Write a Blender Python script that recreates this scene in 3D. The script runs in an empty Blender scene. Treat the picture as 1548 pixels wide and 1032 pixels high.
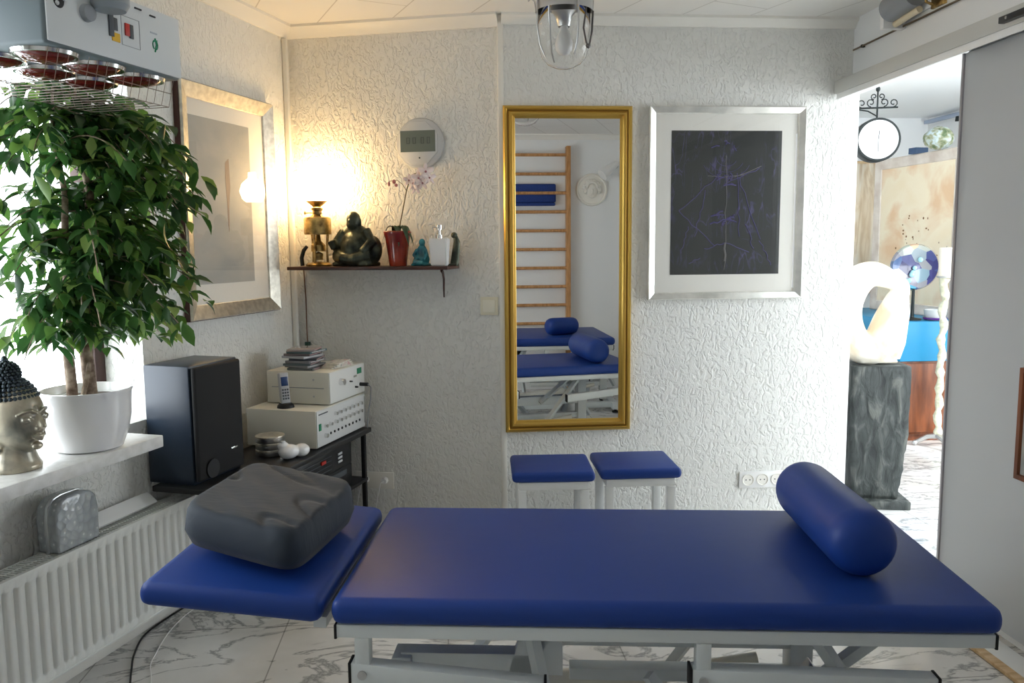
import bpy, bmesh, math, random
from mathutils import Vector, Matrix, noise
random.seed(7)
PI=math.pi; R=math.radians
C=bpy.context.scene.collection
sc=bpy.context.scene

# ------------------------------------------------------------------ materials
def mat(name,col=(.8,.8,.8),rough=.5,metal=0,spec=.5,trans=0,ior=1.45,emit=None,estr=0,coat=0,sheen=0,alpha=1):
    m=bpy.data.materials.new(name); m.use_nodes=True
    b=m.node_tree.nodes['Principled BSDF']
    b.inputs['Base Color'].default_value=(*col,1); b.inputs['Roughness'].default_value=rough
    b.inputs['Metallic'].default_value=metal; b.inputs['Specular IOR Level'].default_value=spec
    b.inputs['Transmission Weight'].default_value=trans; b.inputs['IOR'].default_value=ior
    b.inputs['Coat Weight'].default_value=coat; b.inputs['Sheen Weight'].default_value=sheen
    b.inputs['Alpha'].default_value=alpha
    if emit: b.inputs['Emission Color'].default_value=(*emit,1); b.inputs['Emission Strength'].default_value=estr
    return m
def nd(m,t,**k):
    n=m.node_tree.nodes.new(t)
    for a,v in k.items():
        if a.startswith('i_'): n.inputs[a[2:].replace('_',' ')].default_value=v
        else: setattr(n,a,v)
    return n
def lk(m,a,b): m.node_tree.links.new(a,b)
def pb(m): return m.node_tree.nodes['Principled BSDF']
def coords(m,scale=(1,1,1),kind='Object',rot=(0,0,0)):
    t=nd(m,'ShaderNodeTexCoord'); mp=nd(m,'ShaderNodeMapping'); mp.inputs['Scale'].default_value=scale; mp.inputs['Rotation'].default_value=rot
    lk(m,t.outputs[kind],mp.inputs['Vector']); return mp.outputs['Vector']
def ramp(m,src,stops):
    r=nd(m,'ShaderNodeValToRGB'); e=r.color_ramp.elements
    while len(e)<len(stops): e.new(.5)
    for i,(p,c) in enumerate(stops): e[i].position=p; e[i].color=(*c,1) if len(c)==3 else c
    lk(m,src,r.inputs['Fac']); return r.outputs['Color']
def bump(m,src,strength=.5,dist=.01,prev=None):
    b=nd(m,'ShaderNodeBump'); b.inputs['Strength'].default_value=strength; b.inputs['Distance'].default_value=dist
    lk(m,src,b.inputs['Height'])
    if prev: lk(m,prev,b.inputs['Normal'])
    lk(m,b.outputs['Normal'],pb(m).inputs['Normal']); return b.outputs['Normal']
def noisy(m,cols,scale=5,detail=4,dist=0,mscale=(1,1,1),bs=0,bd=.005,lo=.35,hi=.65):
    v=coords(m,mscale); n=nd(m,'ShaderNodeTexNoise'); n.inputs['Scale'].default_value=scale; n.inputs['Detail'].default_value=detail; n.inputs['Distortion'].default_value=dist
    lk(m,v,n.inputs['Vector'])
    k=len(cols); c=ramp(m,n.outputs['Fac'],[(lo+(hi-lo)*i/max(1,k-1),cols[i]) for i in range(k)])
    lk(m,c,pb(m).inputs['Base Color'])
    if bs: bump(m,n.outputs['Fac'],bs,bd)
    return m
def stucco(name,col):
    m=mat(name,col,.85,spec=.25)
    v=coords(m,(1.25,1.25,.8))
    n=nd(m,'ShaderNodeTexNoise'); n.inputs['Scale'].default_value=34; n.inputs['Detail'].default_value=3; n.inputs['Distortion'].default_value=1.2
    lk(m,v,n.inputs['Vector'])
    r=ramp(m,n.outputs['Fac'],[(.30,(0,0,0)),(.43,(.3,.3,.3)),(.50,(.8,.8,.8)),(.66,(1,1,1))])
    n2=nd(m,'ShaderNodeTexNoise'); n2.inputs['Scale'].default_value=170; n2.inputs['Detail'].default_value=3
    lk(m,v,n2.inputs['Vector'])
    a=bump(m,r,.8,.0055); bump(m,n2.outputs['Fac'],.3,.003,a)
    return m
M={}
M['wall']=stucco('roughcast_plaster',(.80,.80,.765))
M['wall_plain']=mat('white_paint',(.82,.83,.83),.6)
M['trim']=mat('cream_trim',(.84,.82,.76),.45)
M['white']=mat('white_plastic',(.85,.85,.84),.35)
M['white_metal']=mat('white_enamel',(.78,.79,.77),.35)
M['frame_metal']=mat('pale_grey_enamel',(.66,.70,.70),.38)
M['radiator']=mat('radiator_enamel',(.74,.75,.72),.4)
M['cream']=mat('cream_metal',(.72,.70,.62),.45)
M['black']=mat('black_plastic',(.012,.013,.015),.4)
M['rubber']=mat('black_rubber',(.01,.01,.01),.7)
M['chrome']=mat('chrome',(.8,.8,.8),.15,1)
M['steel']=mat('brushed_steel',(.55,.55,.55),.35,1)
M['grey']=mat('grey_plastic',(.28,.30,.32),.5)
M['dgrey']=mat('dark_grey_plastic',(.07,.08,.09),.5)
M['devgrey']=mat('pale_device_plastic',(.60,.62,.64),.42)
M['red']=mat('red_plastic',(.55,.03,.02),.4)
M['green']=mat('green_plastic',(.02,.25,.12),.5)
M['yellow']=mat('yellow_label',(.75,.45,.02),.5)
M['darkwood']=noisy(mat('dark_mahogany',(.05,.015,.01),.35),[(.03,.010,.007),(.08,.025,.015)],12,mscale=(1,8,8))
M['beech']=noisy(mat('beech_wood',(.6,.3,.12),.45),[(.42,.20,.07),(.62,.33,.14)],9,mscale=(6,6,1))
M['wood_red']=noisy(mat('cherry_wood',(.3,.08,.02),.4),[(.11,.030,.010),(.23,.070,.024)],6,mscale=(4,4,.6))
M['pine']=noisy(mat('pale_wood',(.7,.5,.3),.5),[(.55,.36,.18),(.75,.55,.33)],6,mscale=(1,8,8))
M['brass']=noisy(mat('aged_brass',(.5,.33,.1),.35,.9),[(.20,.13,.05),(.62,.43,.16)],30)
M['gold']=mat('gold_leaf',(.62,.40,.09),.32,.85)
M['gold_dark']=mat('dark_gold_bead',(.30,.16,.03),.4,.8)  # darker gold for the bead on the mirror frame
M['silver']=noisy(mat('champagne_silver_leaf',(.72,.68,.58),.33,.85),[(.60,.56,.48),(.80,.76,.66)],14,mscale=(3,3,3))
M['silver_white']=noisy(mat('white_silver_leaf',(.8,.79,.74),.3,.8),[(.70,.70,.66),(.88,.87,.82)],14)
M['mount']=mat('passepartout_board',(.82,.80,.74),.8)
M['glass']=mat('clear_glass',(1,1,1),.0,trans=1,ior=1.45)
M['mirror']=mat('mirror_silvering',(.90,.91,.90),.0,1)
M['bronze']=noisy(mat('dark_bronze',(.06,.07,.05),.4,.6),[(.02,.025,.02),(.09,.10,.07)],25,bs=.3)
M['ceramic_red']=noisy(mat('oxblood_glaze',(.3,.02,.01),.15,coat=.5),[(.16,.012,.01),(.42,.05,.02)],8)
M['ceramic_white']=mat('white_glaze',(.84,.84,.85),.18,coat=.4)
M['turq']=noisy(mat('turquoise_glaze',(.02,.2,.25),.25),[(.01,.09,.13),(.05,.32,.38)],20)
M['petal']=mat('orchid_petal',(.85,.72,.70),.6)
M['petal_core']=mat('orchid_lip',(.42,.16,.17),.6)
M['leaf_dark']=mat('orchid_leaf',(.03,.07,.03),.4)
M['stem']=mat('plant_stem',(.18,.14,.07),.7)
M['bark']=noisy(mat('ficus_bark',(.25,.18,.12),.85),[(.14,.09,.06),(.42,.33,.25)],40,bs=.4)
M['soil']=noisy(mat('potting_soil',(.05,.03,.02),.95),[(.03,.02,.012),(.09,.06,.04)],60)
M['paper']=noisy(mat('printed_paper',(.75,.70,.66),.8),[(.10,.12,.16),(.74,.70,.62),(.78,.74,.68),(.70,.42,.42)],26,2,lo=.3,hi=.72)
M['glassblock']=None
m=mat('ficus_leaf',(.06,.16,.03),.38)
v=nd(m,'ShaderNodeObjectInfo'); g=nd(m,'ShaderNodeNewGeometry')
c=ramp(m,g.outputs['Random Per Island'],[(0,(.018,.060,.018)),(.55,(.05,.14,.03)),(.85,(.14,.26,.05)),(1,(.26,.36,.10))])
lk(m,c,pb(m).inputs['Base Color'])
tr=nd(m,'ShaderNodeBsdfTranslucent'); lk(m,c,tr.inputs['Color']); mx=nd(m,'ShaderNodeMixShader'); mx.inputs[0].default_value=.46
lk(m,pb(m).outputs[0],mx.inputs[1]); lk(m,tr.outputs[0],mx.inputs[2]); lk(m,mx.outputs[0],m.node_tree.nodes['Material Output'].inputs['Surface'])
M['leaf']=m
# blue leatherette
m=mat('royal_blue_leatherette',(.009,.042,.235),.46,spec=.38)
n=nd(m,'ShaderNodeTexNoise'); n.inputs['Scale'].default_value=420; n.inputs['Detail'].default_value=2; lk(m,coords(m),n.inputs['Vector'])
n3=nd(m,'ShaderNodeTexNoise'); n3.inputs['Scale'].default_value=7; lk(m,coords(m),n3.inputs['Vector'])
a=bump(m,n.outputs['Fac'],.12,.001); bump(m,n3.outputs['Fac'],.12,.01,a)
M['blue']=m
m=mat('blue_towelling',(.012,.035,.20),.8); M['towel']=noisy(m,[(.010,.028,.15),(.022,.06,.27)],200)
m=mat('charcoal_cotton',(.015,.024,.038),.75,sheen=.08)
n=nd(m,'ShaderNodeTexNoise'); n.inputs['Scale'].default_value=9; n.inputs['Detail'].default_value=3; n.inputs['Distortion'].default_value=2.; lk(m,coords(m,(1,3,1)),n.inputs['Vector'])
bump(m,n.outputs['Fac'],.25,.006); M['cotton']=m
# marble floor tiles
def marble(name,big=(1,1,1)):
    m=mat(name,(.8,.8,.78),.16,spec=.5)
    v=coords(m,big)
    n1=nd(m,'ShaderNodeTexNoise'); n1.inputs['Scale'].default_value=1.6; n1.inputs['Detail'].default_value=7; n1.inputs['Roughness'].default_value=.6; n1.inputs['Distortion'].default_value=1.4
    mp=nd(m,'ShaderNodeMapping'); mp.inputs['Scale'].default_value=(1,2.6,1); mp.inputs['Rotation'].default_value=(0,0,.35)
    lk(m,v,mp.inputs['Vector']); lk(m,mp.outputs['Vector'],n1.inputs['Vector'])
    s=nd(m,'ShaderNodeMath',operation='SUBTRACT'); s.inputs[1].default_value=.5; lk(m,n1.outputs['Fac'],s.inputs[0])
    ab=nd(m,'ShaderNodeMath',operation='ABSOLUTE'); lk(m,s.outputs[0],ab.inputs[0])
    c1=ramp(m,ab.outputs[0],[(0,(.34,.34,.34)),(.010,(.52,.52,.51)),(.03,(.80,.79,.77)),(1,(.86,.86,.84))])
    n2=nd(m,'ShaderNodeTexNoise'); n2.inputs['Scale'].default_value=2.4; n2.inputs['Detail'].default_value=4; lk(m,v,n2.inputs['Vector'])
    c2=ramp(m,n2.outputs['Fac'],[(.35,(.78,.77,.75)),(.6,(1,1,1))])
    mm=nd(m,'ShaderNodeMix',data_type='RGBA',blend_type='MULTIPLY'); mm.inputs[0].default_value=1
    lk(m,c1,mm.inputs[6]); lk(m,c2,mm.inputs[7])
    br=nd(m,'ShaderNodeTexBrick'); br.offset=0; br.inputs['Scale'].default_value=1.; br.inputs['Mortar Size'].default_value=.0025; br.inputs['Brick Width'].default_value=.6; br.inputs['Row Height'].default_value=.6
    br.inputs['Color1'].default_value=(1,1,1,1); br.inputs['Color2'].default_value=(1,1,1,1); br.inputs['Mortar'].default_value=(.55,.55,.54,1)
    lk(m,v,br.inputs['Vector'])
    m3=nd(m,'ShaderNodeMix',data_type='RGBA',blend_type='MULTIPLY'); m3.inputs[0].default_value=1
    lk(m,mm.outputs[2],m3.inputs[6]); lk(m,br.outputs['Color'],m3.inputs[7]); lk(m,m3.outputs[2],pb(m).inputs['Base Color'])
    return m
M['marble']=marble('white_marble_tiles')
m=mat('ceiling_panels',(.84,.82,.78),.6)
br=nd(m,'ShaderNodeTexBrick'); br.offset=.5; br.inputs['Scale'].default_value=1; br.inputs['Mortar Size'].default_value=.003; br.inputs['Brick Width'].default_value=1.2; br.inputs['Row Height'].default_value=.3
br.inputs['Color1'].default_value=(.84,.82,.78,1); br.inputs['Color2'].default_value=(.82,.80,.76,1); br.inputs['Mortar'].default_value=(.58,.55,.51,1)
lk(m,coords(m,rot=(0,0,R(69.6))),br.inputs['Vector']); lk(m,br.outputs['Color'],pb(m).inputs['Base Color']); M['ceiling']=m
m=mat('slate',(.06,.07,.07),.6); M['slate']=noisy(m,[(.016,.020,.020),(.048,.056,.054),(.15,.155,.14)],22,6,.6,(1,1,.35),.9,.02,.3,.75)
m=mat('alabaster',(.84,.76,.62),.4); M['alabaster']=noisy(m,[(.74,.60,.42),(.88,.82,.70),(.9,.86,.78)],5,4,.8)
m=mat('painted_art_grey',(.4,.42,.40),.7)
M['art_grey']=noisy(m,[(.33,.35,.35),(.47,.46,.42)],3,3,.3,(1,1,2.2),lo=.3,hi=.7)

# ------------------------------------------------------------------ geometry
def thin_fresnel(m,fr,ior):
    g=nd(m,'ShaderNodeNewGeometry'); x=nd(m,'ShaderNodeMix'); x.inputs[2].default_value=ior; x.inputs[3].default_value=1/ior
    lk(m,g.outputs['Backfacing'],x.inputs[0]); lk(m,x.outputs[0],fr.inputs['IOR'])
class G:
    def __init__(s): s.bm=bmesh.new()
    def _add(s,t,mtx=None):
        if mtx is not None: bmesh.ops.transform(t,matrix=mtx,verts=t.verts)
        me=bpy.data.meshes.new('tmp'); t.to_mesh(me); s.bm.from_mesh(me); bpy.data.meshes.remove(me); t.free(); return s
    def box(s,x0,x1,y0,y1,z0,z1,bev=0,seg=2,mtx=None):
        t=bmesh.new(); vs=[t.verts.new((x,y,z)) for x in (x0,x1) for y in (y0,y1) for z in (z0,z1)]
        for f in ((0,1,3,2),(4,6,7,5),(0,4,5,1),(2,3,7,6),(0,2,6,4),(1,5,7,3)): t.faces.new([vs[i] for i in f])
        if bev: bmesh.ops.bevel(t,geom=t.edges[:],offset=bev,segments=seg,profile=.5,affect='EDGES',clamp_overlap=True)
        return s._add(t,mtx)
    def prism(s,pts,lo,hi,axis='z',bev=0,mtx=None):
        t=bmesh.new()
        def P(a,b,h): return {'z':(a,b,h),'y':(a,h,b),'x':(h,a,b)}[axis]
        A=[t.verts.new(P(a,b,lo)) for a,b in pts]; B=[t.verts.new(P(a,b,hi)) for a,b in pts]; n=len(pts)
        t.faces.new(A); t.faces.new(B)
        for i in range(n): t.faces.new((A[i],A[(i+1)%n],B[(i+1)%n],B[i]))
        if bev: bmesh.ops.bevel(t,geom=t.edges[:],offset=bev,segments=2,profile=.5,affect='EDGES',clamp_overlap=True)
        bmesh.ops.recalc_face_normals(t,faces=t.faces[:]); return s._add(t,mtx)
    def tube(s,pts,r,seg=10,closed=False,flat=1,mtx=None):
        pts=[Vector(p) for p in pts]; n=len(pts); rr=r if isinstance(r,(list,tuple)) else [r]*n
        t=bmesh.new(); rings=[]; up=None
        for i,p in enumerate(pts):
            if closed: d=pts[(i+1)%n]-pts[i-1]
            else: d=pts[min(i+1,n-1)]-pts[max(i-1,0)]
            d.normalize()
            if up is None:
                up=Vector((0,0,1)) if abs(d.z)<.9 else Vector((1,0,0))
            a=(up-d*up.dot(d)).normalized(); up=a; b=d.cross(a)
            rings.append([t.verts.new(p+(a*math.cos(2*PI*k/seg)+b*math.sin(2*PI*k/seg)*flat)*rr[i]) for k in range(seg)])
        m=n if closed else n-1
        for i in range(m):
            A,B=rings[i],rings[(i+1)%n]
            for k in range(seg): t.faces.new((A[k],A[(k+1)%seg],B[(k+1)%seg],B[k]))
        if not closed: t.faces.new(rings[0][::-1]); t.faces.new(rings[-1])
        bmesh.ops.recalc_face_normals(t,faces=t.faces[:]); return s._add(t,mtx)
    def cyl(s,p0,p1,r0,r1=None,seg=20): return s.tube([p0,p1],[r0,r0 if r1 is None else r1],seg)
    def lathe(s,prof,c=(0,0,0),seg=32,mtx=None,open_=False):
        t=bmesh.new(); rings=[]
        for r,z in prof:
            if r<1e-6: rings.append([t.verts.new((0,0,z))])
            else: rings.append([t.verts.new((r*math.cos(2*PI*k/seg),r*math.sin(2*PI*k/seg),z)) for k in range(seg)])
        for A,B in zip(rings,rings[1:]):
            for k in range(seg):
                j=(k+1)%seg
                if len(A)==1 and len(B)==1: continue
                if len(A)==1: t.faces.new((A[0],B[k],B[j]))
                elif len(B)==1: t.faces.new((A[k],A[j],B[0]))
                else: t.faces.new((A[k],A[j],B[j],B[k]))
        if not open_:
            for q in (rings[0],rings[-1]):
                if len(q)>1: t.faces.new(q)
        bmesh.ops.recalc_face_normals(t,faces=t.faces[:])
        mm=Matrix.Translation(c)
        if mtx is not None: mm=mm@mtx
        return s._add(t,mm)
    def ball(s,c,r,u=20,v=14,rot=None):
        t=bmesh.new(); bmesh.ops.create_uvsphere(t,u_segments=u,v_segments=v,radius=1)
        if not isinstance(r,(tuple,list)): r=(r,r,r)
        mm=Matrix.Translation(c)@(rot or Matrix())@Matrix.Diagonal((*r,1)); return s._add(t,mm)
    def quad(s,a,b,c,d):
        vs=[s.bm.verts.new(p) for p in (a,b,c,d)]; s.bm.faces.new(vs); return s
    def obj(s,name,m,parent=None,loc=None,rz=0,ang=38,mods=None):
        bm=s.bm
        lim=R(ang)
        for f in bm.faces: f.smooth=True
        for e in bm.edges:
            if len(e.link_faces)==2: e.smooth=e.calc_face_angle(0)<lim
        me=bpy.data.meshes.new(name); bm.to_mesh(me); bm.free()
        o=bpy.data.objects.new(name,me); C.objects.link(o)
        if isinstance(m,str): m=M[m]
        me.materials.append(m)
        if parent: o.parent=parent
        if loc: o.location=loc
        if rz: o.rotation_euler=(0,0,rz)
        return o
def tag(o,label=None,cat=None,group=None,kind=None):
    if label: o['label']=label
    if cat: o['category']=cat
    if group: o['group']=group
    if kind: o['kind']=kind
    return o
def thing(name,label,cat,loc=(0,0,0),rz=0,group=None):
    o=bpy.data.objects.new(name,None); C.objects.link(o); o.location=loc; o.rotation_euler=(0,0,rz); o.empty_display_size=.05
    return tag(o,label,cat,group)
def struct(g,name,m,**k): return tag(g.obj(name,m,**k),kind='structure')
def dup(root,loc,label=None,rz=None):
    r=root.copy(); C.objects.link(r); r.location=loc
    if rz is not None: r.rotation_euler=(0,0,rz)
    if label: r['label']=label
    for ch in list(root.children):
        c=ch.copy(); C.objects.link(c); c.parent=r
        for g in ch.children:
            d=g.copy(); C.objects.link(d); d.parent=c
    return r
def rx(a): return Matrix.Rotation(a,4,'X')
def ry(a): return Matrix.Rotation(a,4,'Y')
def rzm(a): return Matrix.Rotation(a,4,'Z')
T=Matrix.Translation

# ------------------------------------------------------------------ room frames
# x runs along the long back wall, y into the room's depth, camera stands at the origin
aL=R(20.39); nL=Vector((math.cos(aL),-math.sin(aL),0)); tL=Vector((math.sin(aL),math.cos(aL),0)); DL=-2.1383; thL=R(90-20.39)
aB=R(-15.86); nB=Vector((-math.sin(aB),math.cos(aB),0)); tB=Vector((math.cos(aB),math.sin(aB),0)); DB=3.8324; thB=aB
def PL(s,d,z=0): return tL*s+nL*(DL+d)+Vector((0,0,z))
def PB(s,d,z=0): return tB*s+nB*(DB-d)+Vector((0,0,z))
YC=3.903; XD=1.97; ZC=2.45; YR=-.18
CLB=Vector((-.724,4.190,0)); CBC=Vector((.2853,3.903,0))

# floor / ceiling
g=G(); g.box(-3.2,1.97,YR-.1,4.6,-.06,0); struct(g,'floor','marble')
g=G(); g.box(1.97,5.4,.4,7.4,-.06,0); struct(g,'floor_side_room','marble')
g=G(); g.box(-3.2,2.07,YR-.1,4.6,ZC,ZC+.08); struct(g,'ceiling','ceiling')
g=G(); g.box(2.07,5.4,.4,7.4,2.5,2.58); struct(g,'ceiling_side_room','wall_plain')
# left wall with window opening (local frame: x along wall, y into the wall)
WS0,WS1,WZ0,WZ1=.75,2.565,.735,2.13
g=G(); Lm=T(nL*DL)@rzm(thL)
th=.30
g.box(-1.05,WS0,0,th,0,ZC,mtx=Lm); g.box(WS1,3.80,0,th,0,ZC,mtx=Lm)
g.box(WS0,WS1,0,th,0,WZ0,mtx=Lm); g.box(WS0,WS1,0,th,WZ1,ZC,mtx=Lm)
struct(g,'wall_left','wall')
# niche wall / short back wall
g=G(); Bm=T(nB*DB)@rzm(thB)
g.box(-1.92,-.7922,0,.12,0,ZC,mtx=Bm); struct(g,'wall_alcove','wall')
# long back wall and its rounded corner bead
g=G(); g.box(.2853,XD,YC,YC+.12,0,ZC); struct(g,'wall_back','wall')
g=G(); g.box(.272,.300,YC-.010,YC+.012,0,ZC,.004); struct(g,'trim_1','trim')
# right wall: lintel + solid part behind the sliding door
g=G(); g.box(XD,XD+.10,YR-.1,3.02,0,ZC); g.box(XD,XD+.10,3.02,YC+.12,2.13,ZC); struct(g,'wall_right','wall_plain')
g=G(); g.box(-2.9,XD+.1,YR-.12,YR,0,ZC); struct(g,'wall_rear','wall_plain')
# side room walls
g=G(); g.box(XD,5.4,7.2,7.3,0,2.5); struct(g,'wall_side_room_back','wall_plain')
g=G(); g.box(XD,XD+.1,YC+.12,7.2,0,2.5); struct(g,'wall_side_room_left','wall_plain')
g=G(); g.box(4.35,4.45,5.0,7.2,0,2.5); struct(g,'wall_side_room_right','wall_plain')
# conservatory-like window front of the side room: mullions and sill
g=G()
for y in (.5,1.6,2.7,3.8,4.9): g.box(5.20,5.26,y-.03,y+.03,.3,2.5,.005)
g.box(5.2,5.26,.5,5.0,0,.95); g.box(5.2,5.26,.5,5.0,2.4,2.5)
w=struct(g,'window_2','white')
g=G()
for x in (2.1,3.1,4.1,5.15): g.box(x-.03,x+.03,.44,.5,0,2.5,.005)
g.box(2.07,5.2,.44,.5,0,1.0); g.box(2.07,5.2,.44,.5,2.38,2.5)
struct(g,'window_3','white')
# cornice
def cornice(name,m4,s0,s1,sz=.05):
    g=G(); pts=[(0,ZC),(0,ZC-sz),(-.012,ZC-sz),(-.02,ZC-sz*.75),(-sz*.75,ZC-.02),(-sz,ZC-.012),(-sz,ZC)]
    t=[(a,b) for a,b in pts]
    g.prism(t,s0,s1,'x',mtx=m4); struct(g,name,'trim')
cornice('trim_2',Lm,-.95,3.66,.055); cornice('trim_3',Bm,-1.84,-.80,.055); cornice('trim_4',T((0,YC,0)),.29,XD,.045); 
cornice('trim_5',T((0,YR,0))@rzm(PI),-1.95,2.4,.05)
# skirting on the left wall, pipe duct in the corner
g=G(); g.box(-.95,3.62,-.045,0,0,.075,.004,mtx=Lm); struct(g,'baseboard_left','trim')
g=G(); g.box(-1.76,-.80,-.014,0,0,.07,.003,mtx=Bm); struct(g,'baseboard_alcove','trim')
g=G(); g.box(.31,XD-.01,YC-.014,YC,0,.07,.003); struct(g,'baseboard_back','trim')
g=G(); g.box(3.625,3.648,-.026,-.002,.0,2.39,.004,mtx=Lm); struct(g,'trim_6','trim')

# window 1 : frame, glass, sill
w=bpy.data.objects.new('window_1',None); C.objects.link(w); w['kind']='structure'; w.location=PL(0,0,0); w.rotation_euler=(0,0,thL)
m=mat('dark_window_wood',(.05,.02,.015),.5)
g=G(); y0,y1=.17,.23
g.box(WS0,WS0+.05,y0,y1,WZ0,WZ1,.004); g.box(WS1-.05,WS1,y0,y1,WZ0,WZ1,.004); g.box(WS0,WS1,y0,y1,WZ0,WZ0+.05,.004); g.box(WS0,WS1,y0,y1,WZ1-.05,WZ1,.004)
g.box(1.62,1.68,y0,y1,WZ0,WZ1,.004)
g.obj('window_frame',m,w)
g=G()
for a,b in ((WS0+.045,1.625),(1.675,WS1-.045)): g.quad((a,.20,WZ0+.045),(b,.20,WZ0+.045),(b,.20,WZ1-.045),(a,.20,WZ1-.045))
mg=mat('window_glass',(1,1,1),0,trans=1,ior=1.0); pb(mg).inputs['Specular IOR Level'].default_value=.0
gg=nd(mg,'ShaderNodeBsdfTransparent'); gl=nd(mg,'ShaderNodeBsdfGlossy'); gl.inputs['Roughness'].default_value=.0; mx=nd(mg,'ShaderNodeMixShader'); fr=nd(mg,'ShaderNodeFresnel'); fr.inputs['IOR'].default_value=1.45
thin_fresnel(mg,fr,1.45); lk(mg,fr.outputs[0],mx.inputs[0]); lk(mg,gg.outputs[0],mx.inputs[1]); lk(mg,gl.outputs[0],mx.inputs[2]); lk(mg,mx.outputs[0],mg.node_tree.nodes['Material Output'].inputs['Surface'])
M['pane']=mg
g.obj('window_pane','pane',w)
g=G(); g.box(.4,2.352,-.24,0,.727,.768,.004); g.box(WS0,WS1,0,.17,.735,.768)
m=noisy(mat('pale_sill_stone',(.75,.75,.73),.35),[(.68,.68,.66),(.80,.80,.79)],30); g.obj('window_sill',m,w)

# ------------------------------------------------------------------ treatment table
aT=R(-7.9)
def table(name,label,loc,rz,x0,x1,head,zt=.60,w=.35):
    t=thing(name,label,'treatment table',loc,rz)
    g=G(); g.box(x0,x1,-w,w,zt-.064,zt,.026,5); g.obj('cushion','blue',t,ang=60)
    g=G(); z1=zt-.0645; z0=z1-.032
    g.box(x0+.01,x1-.012,-w+.015,-w+.05,z0,z1,.003); g.box(x0+.01,x1-.012,w-.05,w-.015,z0,z1,.003)
    for x in (x0+.01,(x0+x1)/2,x1-.05): g.box(x,x+.036,-w+.05,w-.05,z0,z1-.002)
    g.obj('top_frame','frame_metal',t)
    for x in (x0+.006,x1-.014):
        for y in (-w+.013,w-.052):
            q=G(); q.box(x,x+.006,y,y+.039,z0-.002,z1+.0,.001); q.obj('end_cap','rubber',t)
    # lifting frame
    def lf(pts,name='lift_bar',sx=.036,m='frame_metal'):
        q=G()
        for a,b in pts: q.tube([a,b],sx*.62,4)
        return q.obj(name,m,t,ang=20)
    zb=zt-.185
    for sy in (-1,1):
        y=sy*(w-.033)
        for (xa,xb,px_) in ((-.71,-.262,-.683),(.075,.62,.10)):
            if sy>0: xa,xb,px_=-xb,-xa,-px_
            xa+= (x0+x1)/2-.0; xb+=(x0+x1)/2; px_+=(x0+x1)/2
            dz=(.040 if xb-xa<.5 else .012)
            za,zc_=(zb,zb-dz) if sy<0 else (zb-dz,zb)
            q=G(); q.prism([(xa,za-.02),(xb,zc_-.02),(xb,zc_+.028),(xa,za+.028)],y-.02,y+.02,'y',.003); b=q.obj('lower_rail','frame_metal',t)
            for xx,ze in ((xa-.006,za),(xb,zc_)):
                q=G(); q.box(xx,xx+.006,y-.021,y+.021,ze-.021,ze+.029,.001); q.obj('end_cap','rubber',b)
            q=G(); q.box(px_-.017,px_+.017,y-.018,y+.018,zb+.018,z0,.002); q.obj('hanger_post','frame_metal',t)
            q=G(); q.cyl((px_,y-.024,zb),(px_,y+.024,zb),.011,seg=12); q.obj('bolt','steel',t)
    # base frame on the floor
    q=G(); L=.58
    for y in (-.22,.22): q.box(-L,L,y-.025,y+.025,.035,.085,.004)
    for x in (-.50,.50): q.box(x-.03,x+.03,-.31,.31,.03,.08,.004)
    q.obj('base_frame','frame_metal',t)
    for x in (-.50,.50):
        for y in (-.28,.28):
            q=G(); q.lathe([(0,0),(.028,0),(.03,.012),(.012,.016),(.012,.031),(0,.031)],(x,y,0),16); q.obj('foot','rubber',t)
    # inner box beams under the top
    q=G(); q.box(-.64,-.30,-.11,-.06,zt-.30,zt-.245,.003); q.box(-.66,-.61,-.13,-.05,.085,zt-.25,.003) ; q.prism([(-.36,zt-.30),(-.30,zt-.30),(-.20,z0),(-.30,z0)],-.11,-.06,'y'); q.box(-.30,-.22,-.11,-.06,zt-.30,z0)
    q.obj('inner_beam','frame_metal',t)
    q=G(); q.box(-.24,.47,.05,.11,zt-.30,zt-.24,.003); q.box(-.2,.42,.05,.10,.20,.235,.003); q.box(.40,.46,.04,.12,.085,z0,.003); q.obj('inner_beam','frame_metal',t)
    q=G(); q.tube([(-.235,.03,zt-.275),(-.235,.15,zt-.275)],.018,14); q.obj('pivot_bolt','steel',t)
    for (a,b) in (((-.30,-.25,z0),(-.22,-.23,.09)),((.0,-.1,zt-.30),(.16,-.12,.10)),((.50,-.27,z0-.01),(.30,.0,.11)),((.36,.1,z0),(.12,.13,zt-.28)),((.36,-.26,z0),(.60,-.24,.14)),((-.55,.22,.09),(-.25,.25,z0)),((.05,.22,.09),(.36,.25,z0))):
        lf([(a,b)],'strut',.03)
    q=G(); q.prism([(.28,.20),(.40,.36),(.52,.20)],-.16,-.10,'y',.004); q.obj('hinge_plate','steel',t)
    q=G(); q.tube([(-.30,.16,.13),(.08,.16,.17)],.032,16); q.tube([(.08,.16,.17),(.34,.16,.22)],.016,12); q.obj('lift_motor','cream',t)
    if head:
        h=bpy.data.objects.new('headrest',None); C.objects.link(h); h.parent=t; h.location=(x0-.018,0,zt-.035); h.rotation_euler=(0,R(5.2),0)
        g=G(); g.box(-.435,-.002,-w,w,-.028,.032,.026,5); g.obj('headrest_cushion','blue',h,ang=60)
        g=G(); g.box(-.40,-.01,-w+.10,-w+.135,-.055,-.028,.002); g.box(-.40,-.01,w-.135,w-.10,-.055,-.028,.002); g.box(-.03,-.0,-w+.05,w-.05,-.055,-.0285); g.obj('headrest_frame','frame_metal',h)
    return t
tc=Vector((.525,2.077,0))
table('treatment_table','long royal blue padded treatment table with raised headrest in the foreground',tc,aT,-.755,.75,True)
table('treatment_table','second blue treatment table at the rear wall, seen only in the gold mirror',(.94,.75,0),0,-.46,.46,False,.655,.46)

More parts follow.
